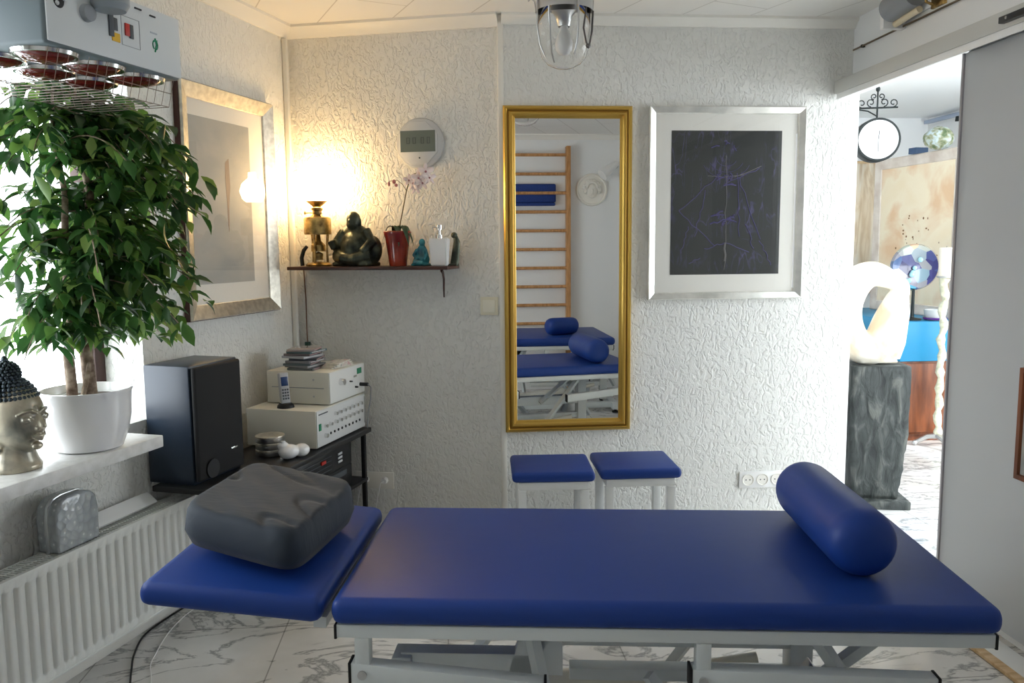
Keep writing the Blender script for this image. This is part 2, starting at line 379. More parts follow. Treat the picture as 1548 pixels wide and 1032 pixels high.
def bolster(label,loc,rz,L=.48,r=.085):
    t=thing('bolster',label,'bolster',loc,rz)
    g=G(); n=7; e=[(0,L/2+.016),(r*.35,L/2+.015),(r*.62,L/2+.010),(r*.83,L/2-.002),(r*.95,L/2-.020),(r,L/2-.045)]; prof=[(a,-b) for a,b in e]+[(r,0)]+e[::-1]
    g.lathe(prof,(0,0,r),36,mtx=rx(PI/2)); g.obj('bolster_roll','blue',t,ang=60)
    g=G(); g.tube([(0,-L/2+.03,r*2+.0002-.001),(0,L/2-.03,r*2+.0002-.001)],.0012,5); o=g.obj('seam','blue',t); o.location=(0,0,r); o.rotation_euler=(0,R(150),0); o.data.transform(T((0,0,-r)))
    return t
def TW(x,y,z): 
    v=rzm(aT)@Vector((x,y,0)); return Vector((tc.x+v.x,tc.y+v.y,z))
bolster('dark blue cylindrical bolster lying across the foot end of the long foreground table',TW(.495,.050,.6005),aT+R(1),.50,.084)
bolster('blue bolster on the rear treatment table, seen in the mirror',(1.0,.92,.6555),R(70),.26,.072)

# pillow
def pillow():
    A,B_,C_,D_=Vector((-1.185,-.185)),Vector((-.840,-.310)),Vector((-.795,.15)),Vector((-1.15,.26))
    bm=bmesh.new(); N=56
    def foot(u,v): return A*(1-u)*(1-v)+B_*u*(1-v)+C_*u*v+D_*(1-u)*v
    top={};bot={}
    for i in range(N+1):
        for j in range(N+1):
            u=i/N;v=j/N; U=2*u-1;V=2*v-1
            # rounded rectangular plan
            e=max(abs(U),abs(V)); rr=(abs(U)**7+abs(V)**7)**(1/7) or 1e-6
            k=e/rr; uu=(U*k+1)/2; vv=(V*k+1)/2
            edge=max(0,1-rr*k if False else 1-e)
            h=.100*(1-(1-min(1,edge/.13))**2.6)**.5
            p=foot(uu,vv)
            base=.6275+(-(p.x)-.775)*.091
            h*= .92+.12*v
            q=Vector((p.x*9,p.y*9,0)); w=noise.noise(Vector((q.x*1.6+q.y*1.1,q.y*.45-q.x*.3,1)))*.0045+noise.noise(Vector((q.x*2.6+q.y*2.0,q.y*.4,4)))*.002
            fold=abs(noise.noise(Vector((p.x*7+p.y*6.5,p.y*1.6-p.x*1.4,8)))); w-=.007*max(0,1-fold*12)
            top[i,j]=bm.verts.new((p.x,p.y,base+.035+h*.72+w*min(1,edge*6)))
            if e<1: bot[i,j]=bm.verts.new((p.x*.97-.03,p.y*.97,base+.035-min(.033,.9*h)))
            else: bot[i,j]=top[i,j]
    for i in range(N):
        for j in range(N):
            bm.faces.new((top[i,j],top[i+1,j],top[i+1,j+1],top[i,j+1]))
            try: bm.faces.new((bot[i,j],bot[i,j+1],bot[i+1,j+1],bot[i+1,j]))
            except ValueError: pass
    g=G(); g.bm.free(); g.bm=bm; bmesh.ops.recalc_face_normals(bm,faces=bm.faces[:])
    o=g.obj('pillow','cotton',None,loc=(tc.x,tc.y,.002),rz=aT,ang=180)
    tag(o,'charcoal grey cotton pillow lying on the headrest of the foreground table','pillow')
pillow()

# ------------------------------------------------------------------ stools
def stool(label,loc,rz):
    t=thing('stool',label,'stool',loc,rz,'blue stools under the mirror')
    g=G(); g.box(-.178,.178,-.165,.165,.395,.440,.018,4); g.obj('seat','blue',t,ang=60)
    g=G(); 
    g.box(-.15,.15,-.15,-.12,.36,.394,.002); g.box(-.15,.15,.12,.15,.36,.394,.002); g.box(-.15,-.12,-.12,.12,.36,.394,.002); g.box(.12,.15,-.12,.12,.36,.394,.002)
    g.obj('seat_rail','white_metal',t)
    for x in (-.135,.135):
        for y in (-.135,.135):
            q=G(); q.box(x-.018,x+.018,y-.018,y+.018,0,.36,.003); q.obj('leg','white_metal',t)
    g=G()
    for x in (-.135,.135): g.box(x-.012,x+.012,-.117,.117,.12,.15,.002)
    g.box(-.122,.122,-.012,.012,.12,.15,.002); g.obj('stretcher','white_metal',t)
    return t
stool('left of the two blue topped stools, beneath the left half of the gold mirror',(.470,3.565,0),R(-3))
stool('right of the two blue topped stools, standing under the wall right of the gold mirror',(.848,3.575,0),R(-1.5))

# ------------------------------------------------------------------ frames
def framebox(g,w,h,prof,base_y=0):
    """mitred frame: prof = list of (inset, depth) from outer edge; centred on x, z from 0..h; front = -y"""
    def loop(i,d): return [(-w/2+i,-d,i),(w/2-i,-d,i),(w/2-i,-d,h-i),(-w/2+i,-d,h-i)]
    L=[loop(i,d) for i,d in prof]; bm=g.bm
    V=[[bm.verts.new(p) for p in l] for l in L]
    n=len(V)
    for a in range(n):
        A,B=V[a],V[(a+1)%n]
        for k in range(4): bm.faces.new((A[k],A[(k+1)%4],B[(k+1)%4],B[k]))
    bmesh.ops.recalc_face_normals(bm,faces=bm.faces[:])
    return g
# gold mirror
t=thing('wall_mirror','tall gold framed mirror hanging on the back wall above the stools','mirror',(.597,YC-.001,.511),0)
W,H=.605,1.531
g=framebox(G(),W,H,[(0,0),(0,.022),(.006,.030),(.014,.032),(.020,.026),(.024,.026),(.032,.034),(.040,.032),(.046,.020),(.052,.018),(.056,.012),(.056,0)]); g.obj('frame','gold',t,ang=25)
g=framebox(G(),W-.036,H-.036,[(0,.0255),(.002,.0285),(.006,.0285),(.008,.0255)]); g.obj('frame_bead','gold_dark',t,loc=(0,0,.018))
g=G(); g.box(-W/2+.05,W/2-.05,-.009,-.004,.05,H-.05); g.obj('mirror_glass','mirror',t)
# right picture
t=thing('framed_picture','silver framed dark abstract picture with wide white mount, right of the gold mirror','picture',(1.359,YC-.001,1.138),0)
W,H=.755,.905
g=framebox(G(),W,H,[(0,0),(0,.030),(.004,.034),(.030,.022),(.034,.016),(.034,0)]); g.obj('frame','silver_white',t,ang=25)
g=G(); g.box(-W/2+.03,W/2-.03,-.008,-.003,.03,H-.03); g.obj('mount','mount',t)
m=mat('night_blue_ink_drawing',(.03,.035,.03),.6)
v=coords(m); 
def veins(m,vec,scale,sc,rot,w):
    mp=nd(m,'ShaderNodeMapping'); mp.inputs['Scale'].default_value=sc; mp.inputs['Rotation'].default_value=rot; lk(m,vec,mp.inputs['Vector'])
    n=nd(m,'ShaderNodeTexNoise'); n.inputs['Scale'].default_value=scale; n.inputs['Detail'].default_value=3; n.inputs['Distortion'].default_value=.6; lk(m,mp.outputs[0],n.inputs['Vector'])
    s=nd(m,'ShaderNodeMath',operation='SUBTRACT'); s.inputs[1].default_value=.5; lk(m,n.outputs['Fac'],s.inputs[0])
    a=nd(m,'ShaderNodeMath',operation='ABSOLUTE'); lk(m,s.outputs[0],a.inputs[0])
    return ramp(m,a.outputs[0],[(0,(1,1,1)),(w,(0,0,0))])
va=veins(m,v,5,(2.4,1,.6),(0,R(28),0),.016); vb=veins(m,v,5,(2.2,1,.7),(0,R(-35),0),.014)
mxx=nd(m,'ShaderNodeMix',data_type='RGBA',blend_type='ADD'); mxx.inputs[0].default_value=1; lk(m,va,mxx.inputs[6]); lk(m,vb,mxx.inputs[7])
nn=nd(m,'ShaderNodeTexNoise'); nn.inputs['Scale'].default_value=6; lk(m,v,nn.inputs['Vector']); msk=ramp(m,nn.outputs['Fac'],[(.45,(0,0,0)),(.7,(1,1,1))])
mu=nd(m,'ShaderNodeMix',data_type='RGBA',blend_type='MULTIPLY'); mu.inputs[0].default_value=1; lk(m,mxx.outputs[2],mu.inputs[6]); lk(m,msk,mu.inputs[7])
fin=ramp(m,mu.outputs[2],[(0,(.020,.023,.021)),(1,(.10,.09,.22))]); lk(m,fin,pb(m).inputs['Base Color'])
g=G(); g.box(-.268,.268,-.0095,-.0082,.118,.795); art=g.obj('artwork',m,t)
mi=mat('violet_ink',(.075,.065,.20),.6); mw=mat('pale_ink',(.20,.19,.19),.6)
g=G(); rnd=random.Random(3)
def stroke(g,pts,r,mtx=None): g.tube([(x,-.0098,z) for x,z in pts],r,5)
z0=.118
for a,b in (((-.02,.60),(-.23,.42)),((-.23,.42),(-.05,.25)),((.06,.58),(.17,.28)),((.05,.6),(.07,.3)),((-.10,.24),(0,.27)),((0,.27),(.12,.22)),((-.12,.2),(-.18,.17)),((.0,.55),(.16,.62)),((-.18,.35),(-.22,.22)),((.17,.28),(.23,.16)),((-.15,.30),(-.10,.52)),((.10,.36),(.14,.24))):
    p=[]; 
    for k in range(9):
        u=k/8; p.append((a[0]+(b[0]-a[0])*u+rnd.uniform(-.006,.006),a[1]+(b[1]-a[1])*u+rnd.uniform(-.004,.004)))
    stroke(g,p,.0022)
for k in range(26):
    cx,cz=rnd.gauss(0,.03),rnd.choice([.73,.57,.57,.38,.38])+rnd.gauss(0,.014); l=rnd.uniform(.01,.035); a=rnd.uniform(0,PI)
    stroke(g,[(cx-l*math.cos(a),cz-l*math.sin(a)*.5),(cx+rnd.uniform(-.01,.01),cz+.006),(cx+l*math.cos(a),cz+l*math.sin(a)*.5)],rnd.uniform(.0018,.004))
for rr in (.05,.085,.12):
    stroke(g,[(rr*math.cos(a),.67+rr*.8*math.sin(a)) for a in [PI*1.12+k*PI*.76/14 for k in range(15)]],.0011)
g.obj('ink_strokes',mi,art)
g=G(); stroke(g,[(rnd.uniform(-.004,.004),.14+k*.045) for k in range(13)],.0017); stroke(g,[(.04,.58),(.10,.60),(.17,.63)],.0015); stroke(g,[(-.09,.585),(0,.58),(.09,.59)],.0014)
stroke(g,[(0,.27),(-.004,.24),(.003,.21),(0,.18)],.005); g.obj('pale_strokes',mw,art)
mgl=mat('picture_glass',(1,1,1),0); 
gg=nd(mgl,'ShaderNodeBsdfTransparent'); gl=nd(mgl,'ShaderNodeBsdfGlossy'); gl.inputs['Roughness'].default_value=.0; mx=nd(mgl,'ShaderNodeMixShader'); fr=nd(mgl,'ShaderNodeFresnel'); fr.inputs['IOR'].default_value=1.62
thin_fresnel(mgl,fr,1.62); lk(mgl,fr.outputs[0],mx.inputs[0]); lk(mgl,gg.outputs[0],mx.inputs[1]); lk(mgl,gl.outputs[0],mx.inputs[2]); lk(mgl,mx.outputs[0],mgl.node_tree.nodes['Material Output'].inputs['Surface'])
M['pglass']=mgl
g=G(); g.quad((-W/2+.030,-.0145,.030),(W/2-.030,-.0145,.030),(W/2-.030,-.0145,H-.030),(-W/2+.030,-.0145,H-.030)); g.obj('picture_glass','pglass',t)
# left picture (on left wall)
t=thing('framed_picture','champagne silver framed pale grey picture on the left wall beside the window','picture',PL(3.145,.001,1.112),thL)
W,H=.66,.945
g=framebox(G(),W,H,[(0,0),(0,.030),(.004,.036),(.058,.016),(.06,.012),(.06,0)]); g.obj('frame','silver',t,ang=25)
g=framebox(G(),W+.006,H+.006,[(0,0),(0,.024),(.003,.024),(.003,0)]); g.obj('frame_edge',mat('dark_red_edge',(.06,.02,.015),.5),t,loc=(0,0,-.003))
g=G(); g.box(-W/2+.055,W/2-.055,-.008,-.003,.055,H-.055); g.obj('mount','mount',t)
g=G(); g.box(-.262,.158,-.0095,-.0082,.142,.82); a=g.obj('artwork','art_grey',t)
g=G(); g.prism([(-.008,.62),(.018,.64),(.022,.52),(.008,.44),(.004,.36),(.0,.33),(-.004,.36),(-.006,.46),(-.012,.56)],-.0103,-.0095,'y'); o=g.obj('painted_figure',mat('faded_umber_paint',(.28,.21,.17),.7),a); o.location=(-.02,0,.03)
g=G(); g.quad((-W/2+.056,-.0125,.056),(W/2-.056,-.0125,.056),(W/2-.056,-.0125,H-.056),(-W/2+.056,-.0125,H-.056)); g.obj('picture_glass','pglass',t)

# wall clock/thermostat, switch, sockets
t=thing('digital_clock','round silver digital clock with grey display, on the wall above the shelf','clock',PB(-1.178,.001,1.884),thB)
g=G(); g.lathe([(0,0),(.116,0),(.119,.008),(.115,.018),(.106,.021),(0,.021)],(0,0,0),48,mtx=rx(PI/2)); g.obj('case',mat('silver_case',(.55,.56,.57),.4,.3),t)
g=G(); g.prism([(-.006+.103*math.cos(R(22.5+45*k)),.108*math.sin(R(22.5+45*k))) for k in range(8)],-.026,-.021,'y',.002); p=g.obj('face_plate',mat('pale_silver',(.62,.63,.63),.4,.2),t)
g=G(); g.box(-.092,.078,-.028,-.0262,-.040,.058,.0); d=g.obj('display',mat('lcd_green_grey',(.13,.16,.14),.3),t)
g=G()
for k,(x,zz) in enumerate([(-.062,.012),(-.032,.012),(.008,.012),(.038,.012)]):
    g.box(x,x+.003,-.0288,-.028,zz-.014,zz+.014); g.box(x+.012,x+.015,-.0288,-.028,zz-.014,zz+.014)
    g.box(x,x+.015,-.0288,-.028,zz+.012,zz+.015)
    g.box(x,x+.015,-.0288,-.028,zz-.015,zz-.012)
g.obj('digits',mat('lcd_segment',(.07,.085,.075),.4),d)
g=G(); g.lathe([(0,0),(.004,0),(.004,.002),(0,.002)],(0,-.026,-.068),10,mtx=rx(PI/2)); g.obj('sensor_dot','dgrey',t)
t=thing('light_switch','cream square light switch on the wall left of the gold mirror','light switch',PB(-.855,.001,1.075),thB)
g=G(); g.box(-.043,.043,-.010,0,0,.086,.003); g.obj('switch_frame',mat('ivory_plastic',(.80,.76,.60),.4),t); g=G(); g.box(-.030,.030,-.015,-.010,.013,.073,.002); g.obj('rocker',mat('ivory_rocker',(.84,.81,.68),.35),t)
t=thing('power_socket','white triple power socket low on the back wall left of the bolster','socket',(1.575,YC-.001,.192),0)
g=G(); g.box(-.118,.118,-.010,0,0,.084,.003); g.obj('cover_plate','white',t)
for k in (-1,0,1):
    g=G(); g.lathe([(.006,0),(.028,0),(.030,.004),(.027,.004),(.024,.0005),(.0,.0005)],(k*.074,-.010,.042),28,mtx=rx(PI/2)); s=g.obj('socket_insert','trim',t)
    g=G(); 
    for x in (-.010,.010): g.cyl((k*.074+x,-.0108,.042),(k*.074+x,-.0100,.042),.0035,seg=8)
    g.obj('contact_holes','dgrey',s)
t=thing('power_socket','cream double power socket with two plugged white cords, behind the pillow','socket',PB(-1.452,.001,.20),thB)
g=G(); g.box(-.10,.10,-.010,0,0,.084,.003); g.obj('cover_plate','trim',t)
for x in (-.045,.055):
    g=G(); g.cyl((x,-.010,.045),(x,-.034,.045),.017,.014,16); p=g.obj('plug','white',t)
    g=G(); g.tube([(x,-.034,.045),(x-.01,-.05,.04),(x-.025,-.05,-.02),(x-.04,-.045,-.09),(x-.04,-.04,-.16),(x-.035,-.05,-.194)],.003,6); g.obj('power_cord','white',p)

# ------------------------------------------------------------------ shelf + items
t=thing('wall_shelf','narrow dark mahogany shelf in the corner holding lamp and statues','shelf',PB(-1.42,0,1.312),thB)
SH=1.312
g=G(); g.box(-.36,.42,-.215,-.001,-.016,0,.003); g.obj('shelf_board','darkwood',t)
g=G(); P=[(.385,-.19,-.018),(.380,-.15,-.03),(.37,-.10,-.06),(.355,-.05,-.10),(.345,-.012,-.15)]; g.tube(P,[.010,.010,.009,.008,.006],8,flat=.6); g.obj('bracket','darkwood',t)
# oil lamp
t=thing('table_lamp','old brass oil lamp with glowing glass globe at the left end of the shelf','lamp',PB(-1.665,.11,SH+.0005),thB)
g=G(); g.lathe([(0,0),(.060,0),(.062,.008),(.05,.016),(.03,.02),(0,.022)],seg=32); g.obj('base','brass',t)
for k in range(3):
    a=R(30+120*k); q=G(); q.tube([(.042*math.cos(a),.042*math.sin(a),.015),(.040*math.cos(a),.040*math.sin(a),.08),(.046*math.cos(a),.046*math.sin(a),.15)],[.006,.005,.007],8); q.obj('column','brass',t)
g=G(); g.lathe([(0,.15),(.062,.15),(.064,.156),(.064,.222),(.060,.230),(.030,.236),(.022,.245),(.022,.262),(.028,.266),(.028,.274),(.018,.278),(0,.28)],seg=36); g.obj('oil_tank','brass',t)
g=G(); g.lathe([(.034,.07),(.034,.10),(.014,.12),(.010,.15)],seg=20,open_=True); g.lathe([(0,.03),(.02,.03),(.022,.06),(.0,.07)],seg=20); g.obj('inner_burner','brass',t)
g=G(); g.cyl((-.02,-.0,.252),(-.055,-.01,.252),.0025,seg=6); g.lathe([(0,0),(.008,0),(.008,.004),(0,.004)],(-.055,-.01,.252),12,mtx=ry(-PI/2)); g.obj('wick_knob','brass',t)
g=G(); g.lathe([(.018,.279),(.024,.285),(.046,.303),(.050,.306),(.048,.308),(.022,.290),(.016,.284)],seg=36,open_=True); g.obj('gallery_cup','brass',t)
g=G(); g.lathe([(.0,-.062),(.030,-.055),(.052,-.034),(.062,0),(.052,.034),(.030,.055),(.020,.062),(.018,.09),(.0,.09)],(0,0,.362),32)
g.obj('glowing_globe',mat('lit_opal_glass',(.9,.85,.75),.4,emit=(1.0,.66,.30),estr=72),t,ang=80)
g=G(); P=[(-.075,-.02,.002),(-.078,-.02,.04),(-.066,-.02,.075),(-.048,-.02,.095)]; g.tube(P,[.010,.010,.010,.008],8); g.obj('side_handle',mat('dark_iron',(.03,.03,.03),.5,.6),t)
g=G(); g.tube([(-.045,.06,.004),(-.035,.095,-.0+.004),(-.035,.118-.01,.004)],.0025,6); g.obj('lamp_flex','brass',t)
# cord from shelf down to the equipment
g=G(); a=PB(-1.79,.012,SH-.02); pts=[a, PB(-1.785,.010,1.15),PB(-1.785,.012,1.0),PB(-1.782,.015,.93)]
g.tube(pts,.0028,6); t=g.obj('lamp_cord',mat('brown_flex',(.14,.06,.03),.6)); tag(t,'thin brown lamp cord hanging from the shelf down the corner wall','cord')
g=G(); g.tube([PB(-1.782,.015,.935),PB(-1.782,.016,.905)],.014,10); g.obj('plug_tip',mat('dark_green_plug',(.01,.05,.03),.5),t)

# laughing buddha (one remeshed body)
def remesh(o,vs,sm=4):
    m=o.modifiers.new('remesh','REMESH'); m.mode='VOXEL'; m.voxel_size=vs; m.use_smooth_shade=True
    s=o.modifiers.new('smooth','SMOOTH'); s.iterations=sm; s.factor=.5
    return o
t=thing('buddha_statue','dark bronze seated laughing buddha statue on the shelf right of the lamp','statue',PB(-1.475,.115,SH+.0005),thB+R(-12))
g=G(); g.box(-.095,.10,-.062,.062,0,.018,.006)
g.ball((0,-.005,.085),(.072,.060,.068)); g.ball((0,-.020,.078),(.058,.055,.052)); g.ball((0,.008,.135),(.066,.042,.045))
g.ball((0,-.01,.197),(.033,.035,.038)); g.ball((0,-.02,.178),(.030,.027,.022)); g.ball((0,.0,.168),(.026,.024,.02))
g.ball((-.033,-.005,.185),(.006,.008,.020)); g.ball((.033,-.005,.185),(.006,.008,.020)); g.ball((0,-.045,.193),(.007,.007,.007)); g.ball((0,-.042,.178),(.012,.006,.005))
g.tube([(-.058,0,.15),(-.092,-.012,.105),(-.088,-.045,.075)],[.024,.024,.016],10); g.tube([(-.088,-.045,.075),(-.098,-.055,.11)],[.016,.020],10); 
g.tube([(.058,0,.15),(.096,-.01,.10),(.066,-.052,.06)],[.025,.026,.017],10)
g.tube([(-.085,-.02,.045),(-.03,-.062,.035),(.05,-.058,.03)],[.032,.026,.018],10); g.tube([(.088,-.02,.045),(.03,-.062,.030),(-.04,-.056,.028)],[.034,.026,.018],10)
g.ball((.085,.02,.07),(.045,.035,.06)); g.ball((-.07,.02,.06),(.035,.03,.045))
o=g.obj('figure','bronze',t); o.scale=(1,1,1.09); remesh(o,.0035,3)
# orchid pot
t=thing('potted_orchid','oxblood red glazed pot with a drooping pink white orchid, middle of the shelf','plant',PB(-1.268,.11,SH+.0005),thB)
g=G(); g.lathe([(0,0),(.040,0),(.042,.01),(.050,.07),(.058,.13),(.064,.145),(.066,.158),(.062,.162),(.056,.158),(.052,.14),(0,.138)],seg=36); g.obj('pot','ceramic_red',t)
g=G(); g.lathe([(0,.138),(.05,.138),(.0,.150)],seg=20); g.obj('soil','soil',t)
g=G()
def leafblade(g,path,wid,fold=.3):
    n=len(path); bm=g.bm; rows=[]
    for i,p in enumerate(path):
        p=Vector(p); d=(Vector(path[min(i+1,n-1)])-Vector(path[max(i-1,0)])).normalized(); side=d.cross(Vector((0,0,1)))
        if side.length<.01: side=Vector((1,0,0))
        side.normalize(); u=i/(n-1); w=wid*max(.04,math.sin(PI*min(1,u*.92+.06)))
        rows.append([bm.verts.new(p-side*w+Vector((0,0,fold*w))),bm.verts.new(p),bm.verts.new(p+side*w+Vector((0,0,fold*w)))])
    for a,b in zip(rows,rows[1:]):
        for k in range(2): bm.faces.new((a[k],a[k+1],b[k+1],b[k]))
for (dx,dy,l) in ((-1,-.25,.075),(1,-.2,.085),(.4,-.9,.06),(-.5,.5,.07),(.9,.5,.075),(.75,-.6,.10)):
    P=[(dx*l*u*1.0,dy*l*u,.145+.055*math.sin(PI*u*.9)-.045*u*u*1.6) for u in [k/7 for k in range(8)]]; leafblade(g,P,.016)
g.obj('leaves','leaf_dark',t)
g=G(); P=[(.005,0,.145),(.018,0,.21),(.036,-.005,.28),(.052,-.01,.345),(.068,-.012,.39),(.09,-.015,.42),(.12,-.018,.43),(.15,-.018,.42)]; g.tube(P,[.0028]*5+[.002]*3,6)
g.tube([(.052,-.01,.345),(.035,-.012,.375),(.01,-.015,.395),(-.03,-.015,.390)],.0015,5); g.obj('flower_stem','stem',t)
def orchid_flower(c,s,a):
    g=G(); m0=T(c)@rzm(a)@rx(R(80))
    for k in range(5):
        w=(.52 if k in (1,4) else .36); an=R(90+72*k)
        g.ball((0,0,0),(.5,w*.62,.08),10,6,rot=Matrix()); vs=g.bm.verts[-(10*5+2):]
        bmesh.ops.transform(g.bm,matrix=m0@rzm(an)@Matrix.Diagonal((s,s,s,1))@T((.45,0,.05)),verts=vs)
    f=g.obj('flower','petal',t,ang=80); g=G(); g.ball(m0@Vector((0,-s*.05,s*.10)),s*.13,8,6); g.obj('flower_lip','petal_core',f)
for c,s,a in (((.072,-.03,.392),.032,.2),((.096,-.035,.378),.038,-.3),((.118,-.032,.400),.040,.4),((.138,-.030,.378),.038,-.1),((.152,-.028,.430),.042,.3),((.105,-.03,.355),.034,0),((.168,-.026,.402),.036,.6)):
    orchid_flower(c,s,a)
g=G(); g.ball((-.005,-.015,.388),(.009,.007,.010),8,6); g.ball((-.03,-.015,.378),(.006,.005,.011),8,6); g.ball((.005,-.016,.372),(.008,.007,.008),8,6); g.obj('buds','petal_core',t)
# turquoise figurine
t=thing('figurine','small turquoise glazed crouching figurine behind the white dispenser on the shelf','figurine',PB(-1.155,.100,SH+.0005),thB)
g=G(); g.ball((0,0,.03),(.038,.03,.032)); g.ball((.002,0,.065),(.024,.022,.034)); g.ball((.004,-.004,.108),(.015,.016,.018)); g.tube([(-.02,-.005,.075),(-.03,-.028,.05),(-.01,-.036,.03)],[.009,.008,.008],8); g.tube([(.02,-.005,.075),(.034,-.025,.05),(.02,-.036,.028)],[.009,.008,.008],8); g.tube([(-.03,0,.02),(-.02,-.04,.015),(.02,-.045,.012)],[.016,.014,.010],8)
g.box(-.04,.045,-.045,.03,0,.01,.003)
remesh(g.obj('figure','turq',t),.003,3)
# soap dispenser
t=thing('soap_dispenser','white tapered dispenser with chrome pump near the right end of the shelf','dispenser',PB(-1.058,.135,SH+.0005),thB)
g=G(); bm=g.bm
vs=[bm.verts.new(p) for p in ((-.036,-.026,0),(.036,-.026,0),(.036,.026,0),(-.036,.026,0),(-.043,-.03,.125),(.043,-.03,.125),(.043,.03,.125),(-.043,.03,.125))]
for f in ((3,2,1,0),(4,5,6,7),(0,1,5,4),(1,2,6,5),(2,3,7,6),(3,0,4,7)): bm.faces.new([vs[i] for i in f])
bmesh.ops.bevel(bm,geom=bm.edges[:],offset=.004,segments=2,affect='EDGES'); g.obj('body','ceramic_white',t)
g=G(); g.lathe([(0,.125),(.016,.125),(.016,.14),(.007,.143),(.007,.165),(.014,.166),(.014,.186),(.010,.19),(0,.19)],seg=20); g.tube([(0,0,.178),(-.025,-.012,.178),(-.030,-.014,.17)],.004,8); g.obj('pump','chrome',t)
# curved dark bookend-like object
t=G(); t.tube([(0,0,.0),(.006,0,.04),(.012,0,.085),(.014,0,.11),(.008,0,.135)],[.020,.019,.018,.016,.010],10,flat=.8); t.ball((.002,0,.140),(.015,.014,.014)); t.box(-.028,.018,-.022,.022,0,.008,.002)
o=t.obj('figurine','bronze',None,loc=PB(-1.003,.085,SH+.0005),rz=thB); tag(o,'slim dark curved figurine at the far right end of the shelf','figurine')

# ------------------------------------------------------------------ media rack, speaker, amplifiers
RZ=.530
t=thing('media_rack','black rack with glossy shelves in the corner under the amplifiers','rack',PL(3.08,0,0),thL)
g=G(); g.box(-.57,.54,-.415,-.05,.508,RZ,.003); g.obj('top_board','black',t)
for z in (.05,.27): 
    g=G(); g.box(-.22,.52,-.40,-.06,z,z+.016,.002); g.obj('shelf','black',t)
for x in (-.215,.50):
    for y in (-.395,-.085):
        g=G(); g.box(x,x+.02,y,y+.02,0,.507,.002); g.obj('post','black',t)
def device(name,label,cat,s0,s1,d0,d1,z,h,m='black',bev=.004):
    t=thing(name,label,cat,PL((s0+s1)/2,0,z),thL); w=(s1-s0)/2
    g=G(); g.box(-w,w,-d1,-d0,0,h,bev); g.obj('casing',m,t); return t,w
t,w=device('stereo_receiver','black stereo receiver with round silver knob in the rack behind the pillow','audio device',2.93,3.49,.10,.37,.2865,.10)
g=G(); g.lathe([(0,0),(.017,0),(.016,.012),(0,.013)],(-w+.035,-.37,.05),20,mtx=rx(PI/2)); g.obj('volume_knob','white',t)
g=G()
for k in range(5): g.box(-w+.08+k*.045,-w+.11+k*.045,-.373,-.37,.02,.026)
g.box(-w+.08,w-.06,-.3725,-.37,.06,.085); g.obj('display','dgrey',t)
t,w=device('cassette_deck','black cassette deck with red lamp on top of the stereo receiver','audio device',2.93,3.49,.10,.37,.387,.10)
g=G()
for k in range(4): g.box(-w+.03,w-.2,-.3725,-.37,.018+k*.02,.021+k*.02)
g.obj('trim_lines','dgrey',t)
g=G(); g.box(-.02,.02,-.378,-.37,.06,.075,.002); g.obj('red_button','red',t)
for k in range(3):
    g=G(); g.box(w-.14,w-.10,-.374,-.37,.03+k*.018,.040+k*.018,.001); g.obj('key','devgrey',t)
t=G(); t.box(-.13,.13,-.11,.11,0,.05,.004); o=t.obj('box',M['red'],None,loc=PL(3.08,.23,.0665),rz=thL); tag(o,'dark red box on the lowest shelf of the media rack','box')
# speaker
t=thing('loudspeaker','large black box loudspeaker standing at the end of the window sill','loudspeaker',PL(2.695,.065,RZ+.0005),thL+R(-2))
g=G(); g.box(-.150,.135,-.150,.05,0,.445,.006); g.obj('cabinet',mat('blue_lit_black_ash',(.014,.024,.042),.32),t)  # black veneer tinted blue to carry window light on its side
g=G(); g.box(-.145,.130,-.172,-.151,.012,.440,.010,3); c=g.obj('grille',mat('black_grille_cloth',(.010,.010,.011),.8),t)
g=G(); g.box(.045,.085,-.175,-.172,.095,.102,.001); g.obj('badge','chrome',c)
g=G(); g.lathe([(.0,0),(.03,0),(.036,.004),(.036,.006),(0,.006)],(-.07,-.172,.05),20,mtx=rx(PI/2)); g.obj('bass_port','black',c)
# lower mixing amplifier
t,w=device('mixing_amplifier','beige mixer amplifier with rows of knobs, lower of the two stacked units','amplifier',3.135,3.610,.045,.385,RZ+.006,.165,'cream')
H_=.165
g=G(); g.box(-w+.003,w-.003,-.389,-.385,.004,H_-.004,.001); fp=g.obj('front_panel',mat('pale_front_panel',(.66,.67,.66),.4),t)
def knob(par,x,z,r=.009,m='chrome',y=-.389,l=.014):
    q=G(); q.lathe([(0,0),(r,0),(r*.85,l),(0,l+.001)],(x,y,z),12,mtx=rx(PI/2)); q.obj('knob',m,par)
for k in range(7):
    x=-.07+k*.042
    knob(fp,x,.125); knob(fp,x,.088)
for k in range(2): knob(fp,-.165+k*.045,.088)
knob(fp,-.165,.045,.011)
for k in range(9):
    g=G(); g.cyl((-.115+k*.036,-.392,.045),(-.115+k*.036,-.389,.045),.006,seg=10); g.obj('jack','black',fp)
g=G(); g.box(-w+.018,-w+.036,-.392,-.389,.075,.105); g.obj('power_light','green',fp)
g=G(); g.box(-w+.02,-w+.10,-.3905,-.389,.143,.148); g.obj('panel_print','dgrey',fp)
g=G()
for x in (-w+.04,w-.04):
    for y in (-.35,-.09): g.lathe([(0,0),(.012,0),(.012,.0055),(0,.0055)],(x,y,-.0055),12)
g.obj('feet','rubber',t)
g=G(); g.box(w-.012,w-.004,-.392,-.389,.02,.15,.001); g.obj('side_rail','steel',t)
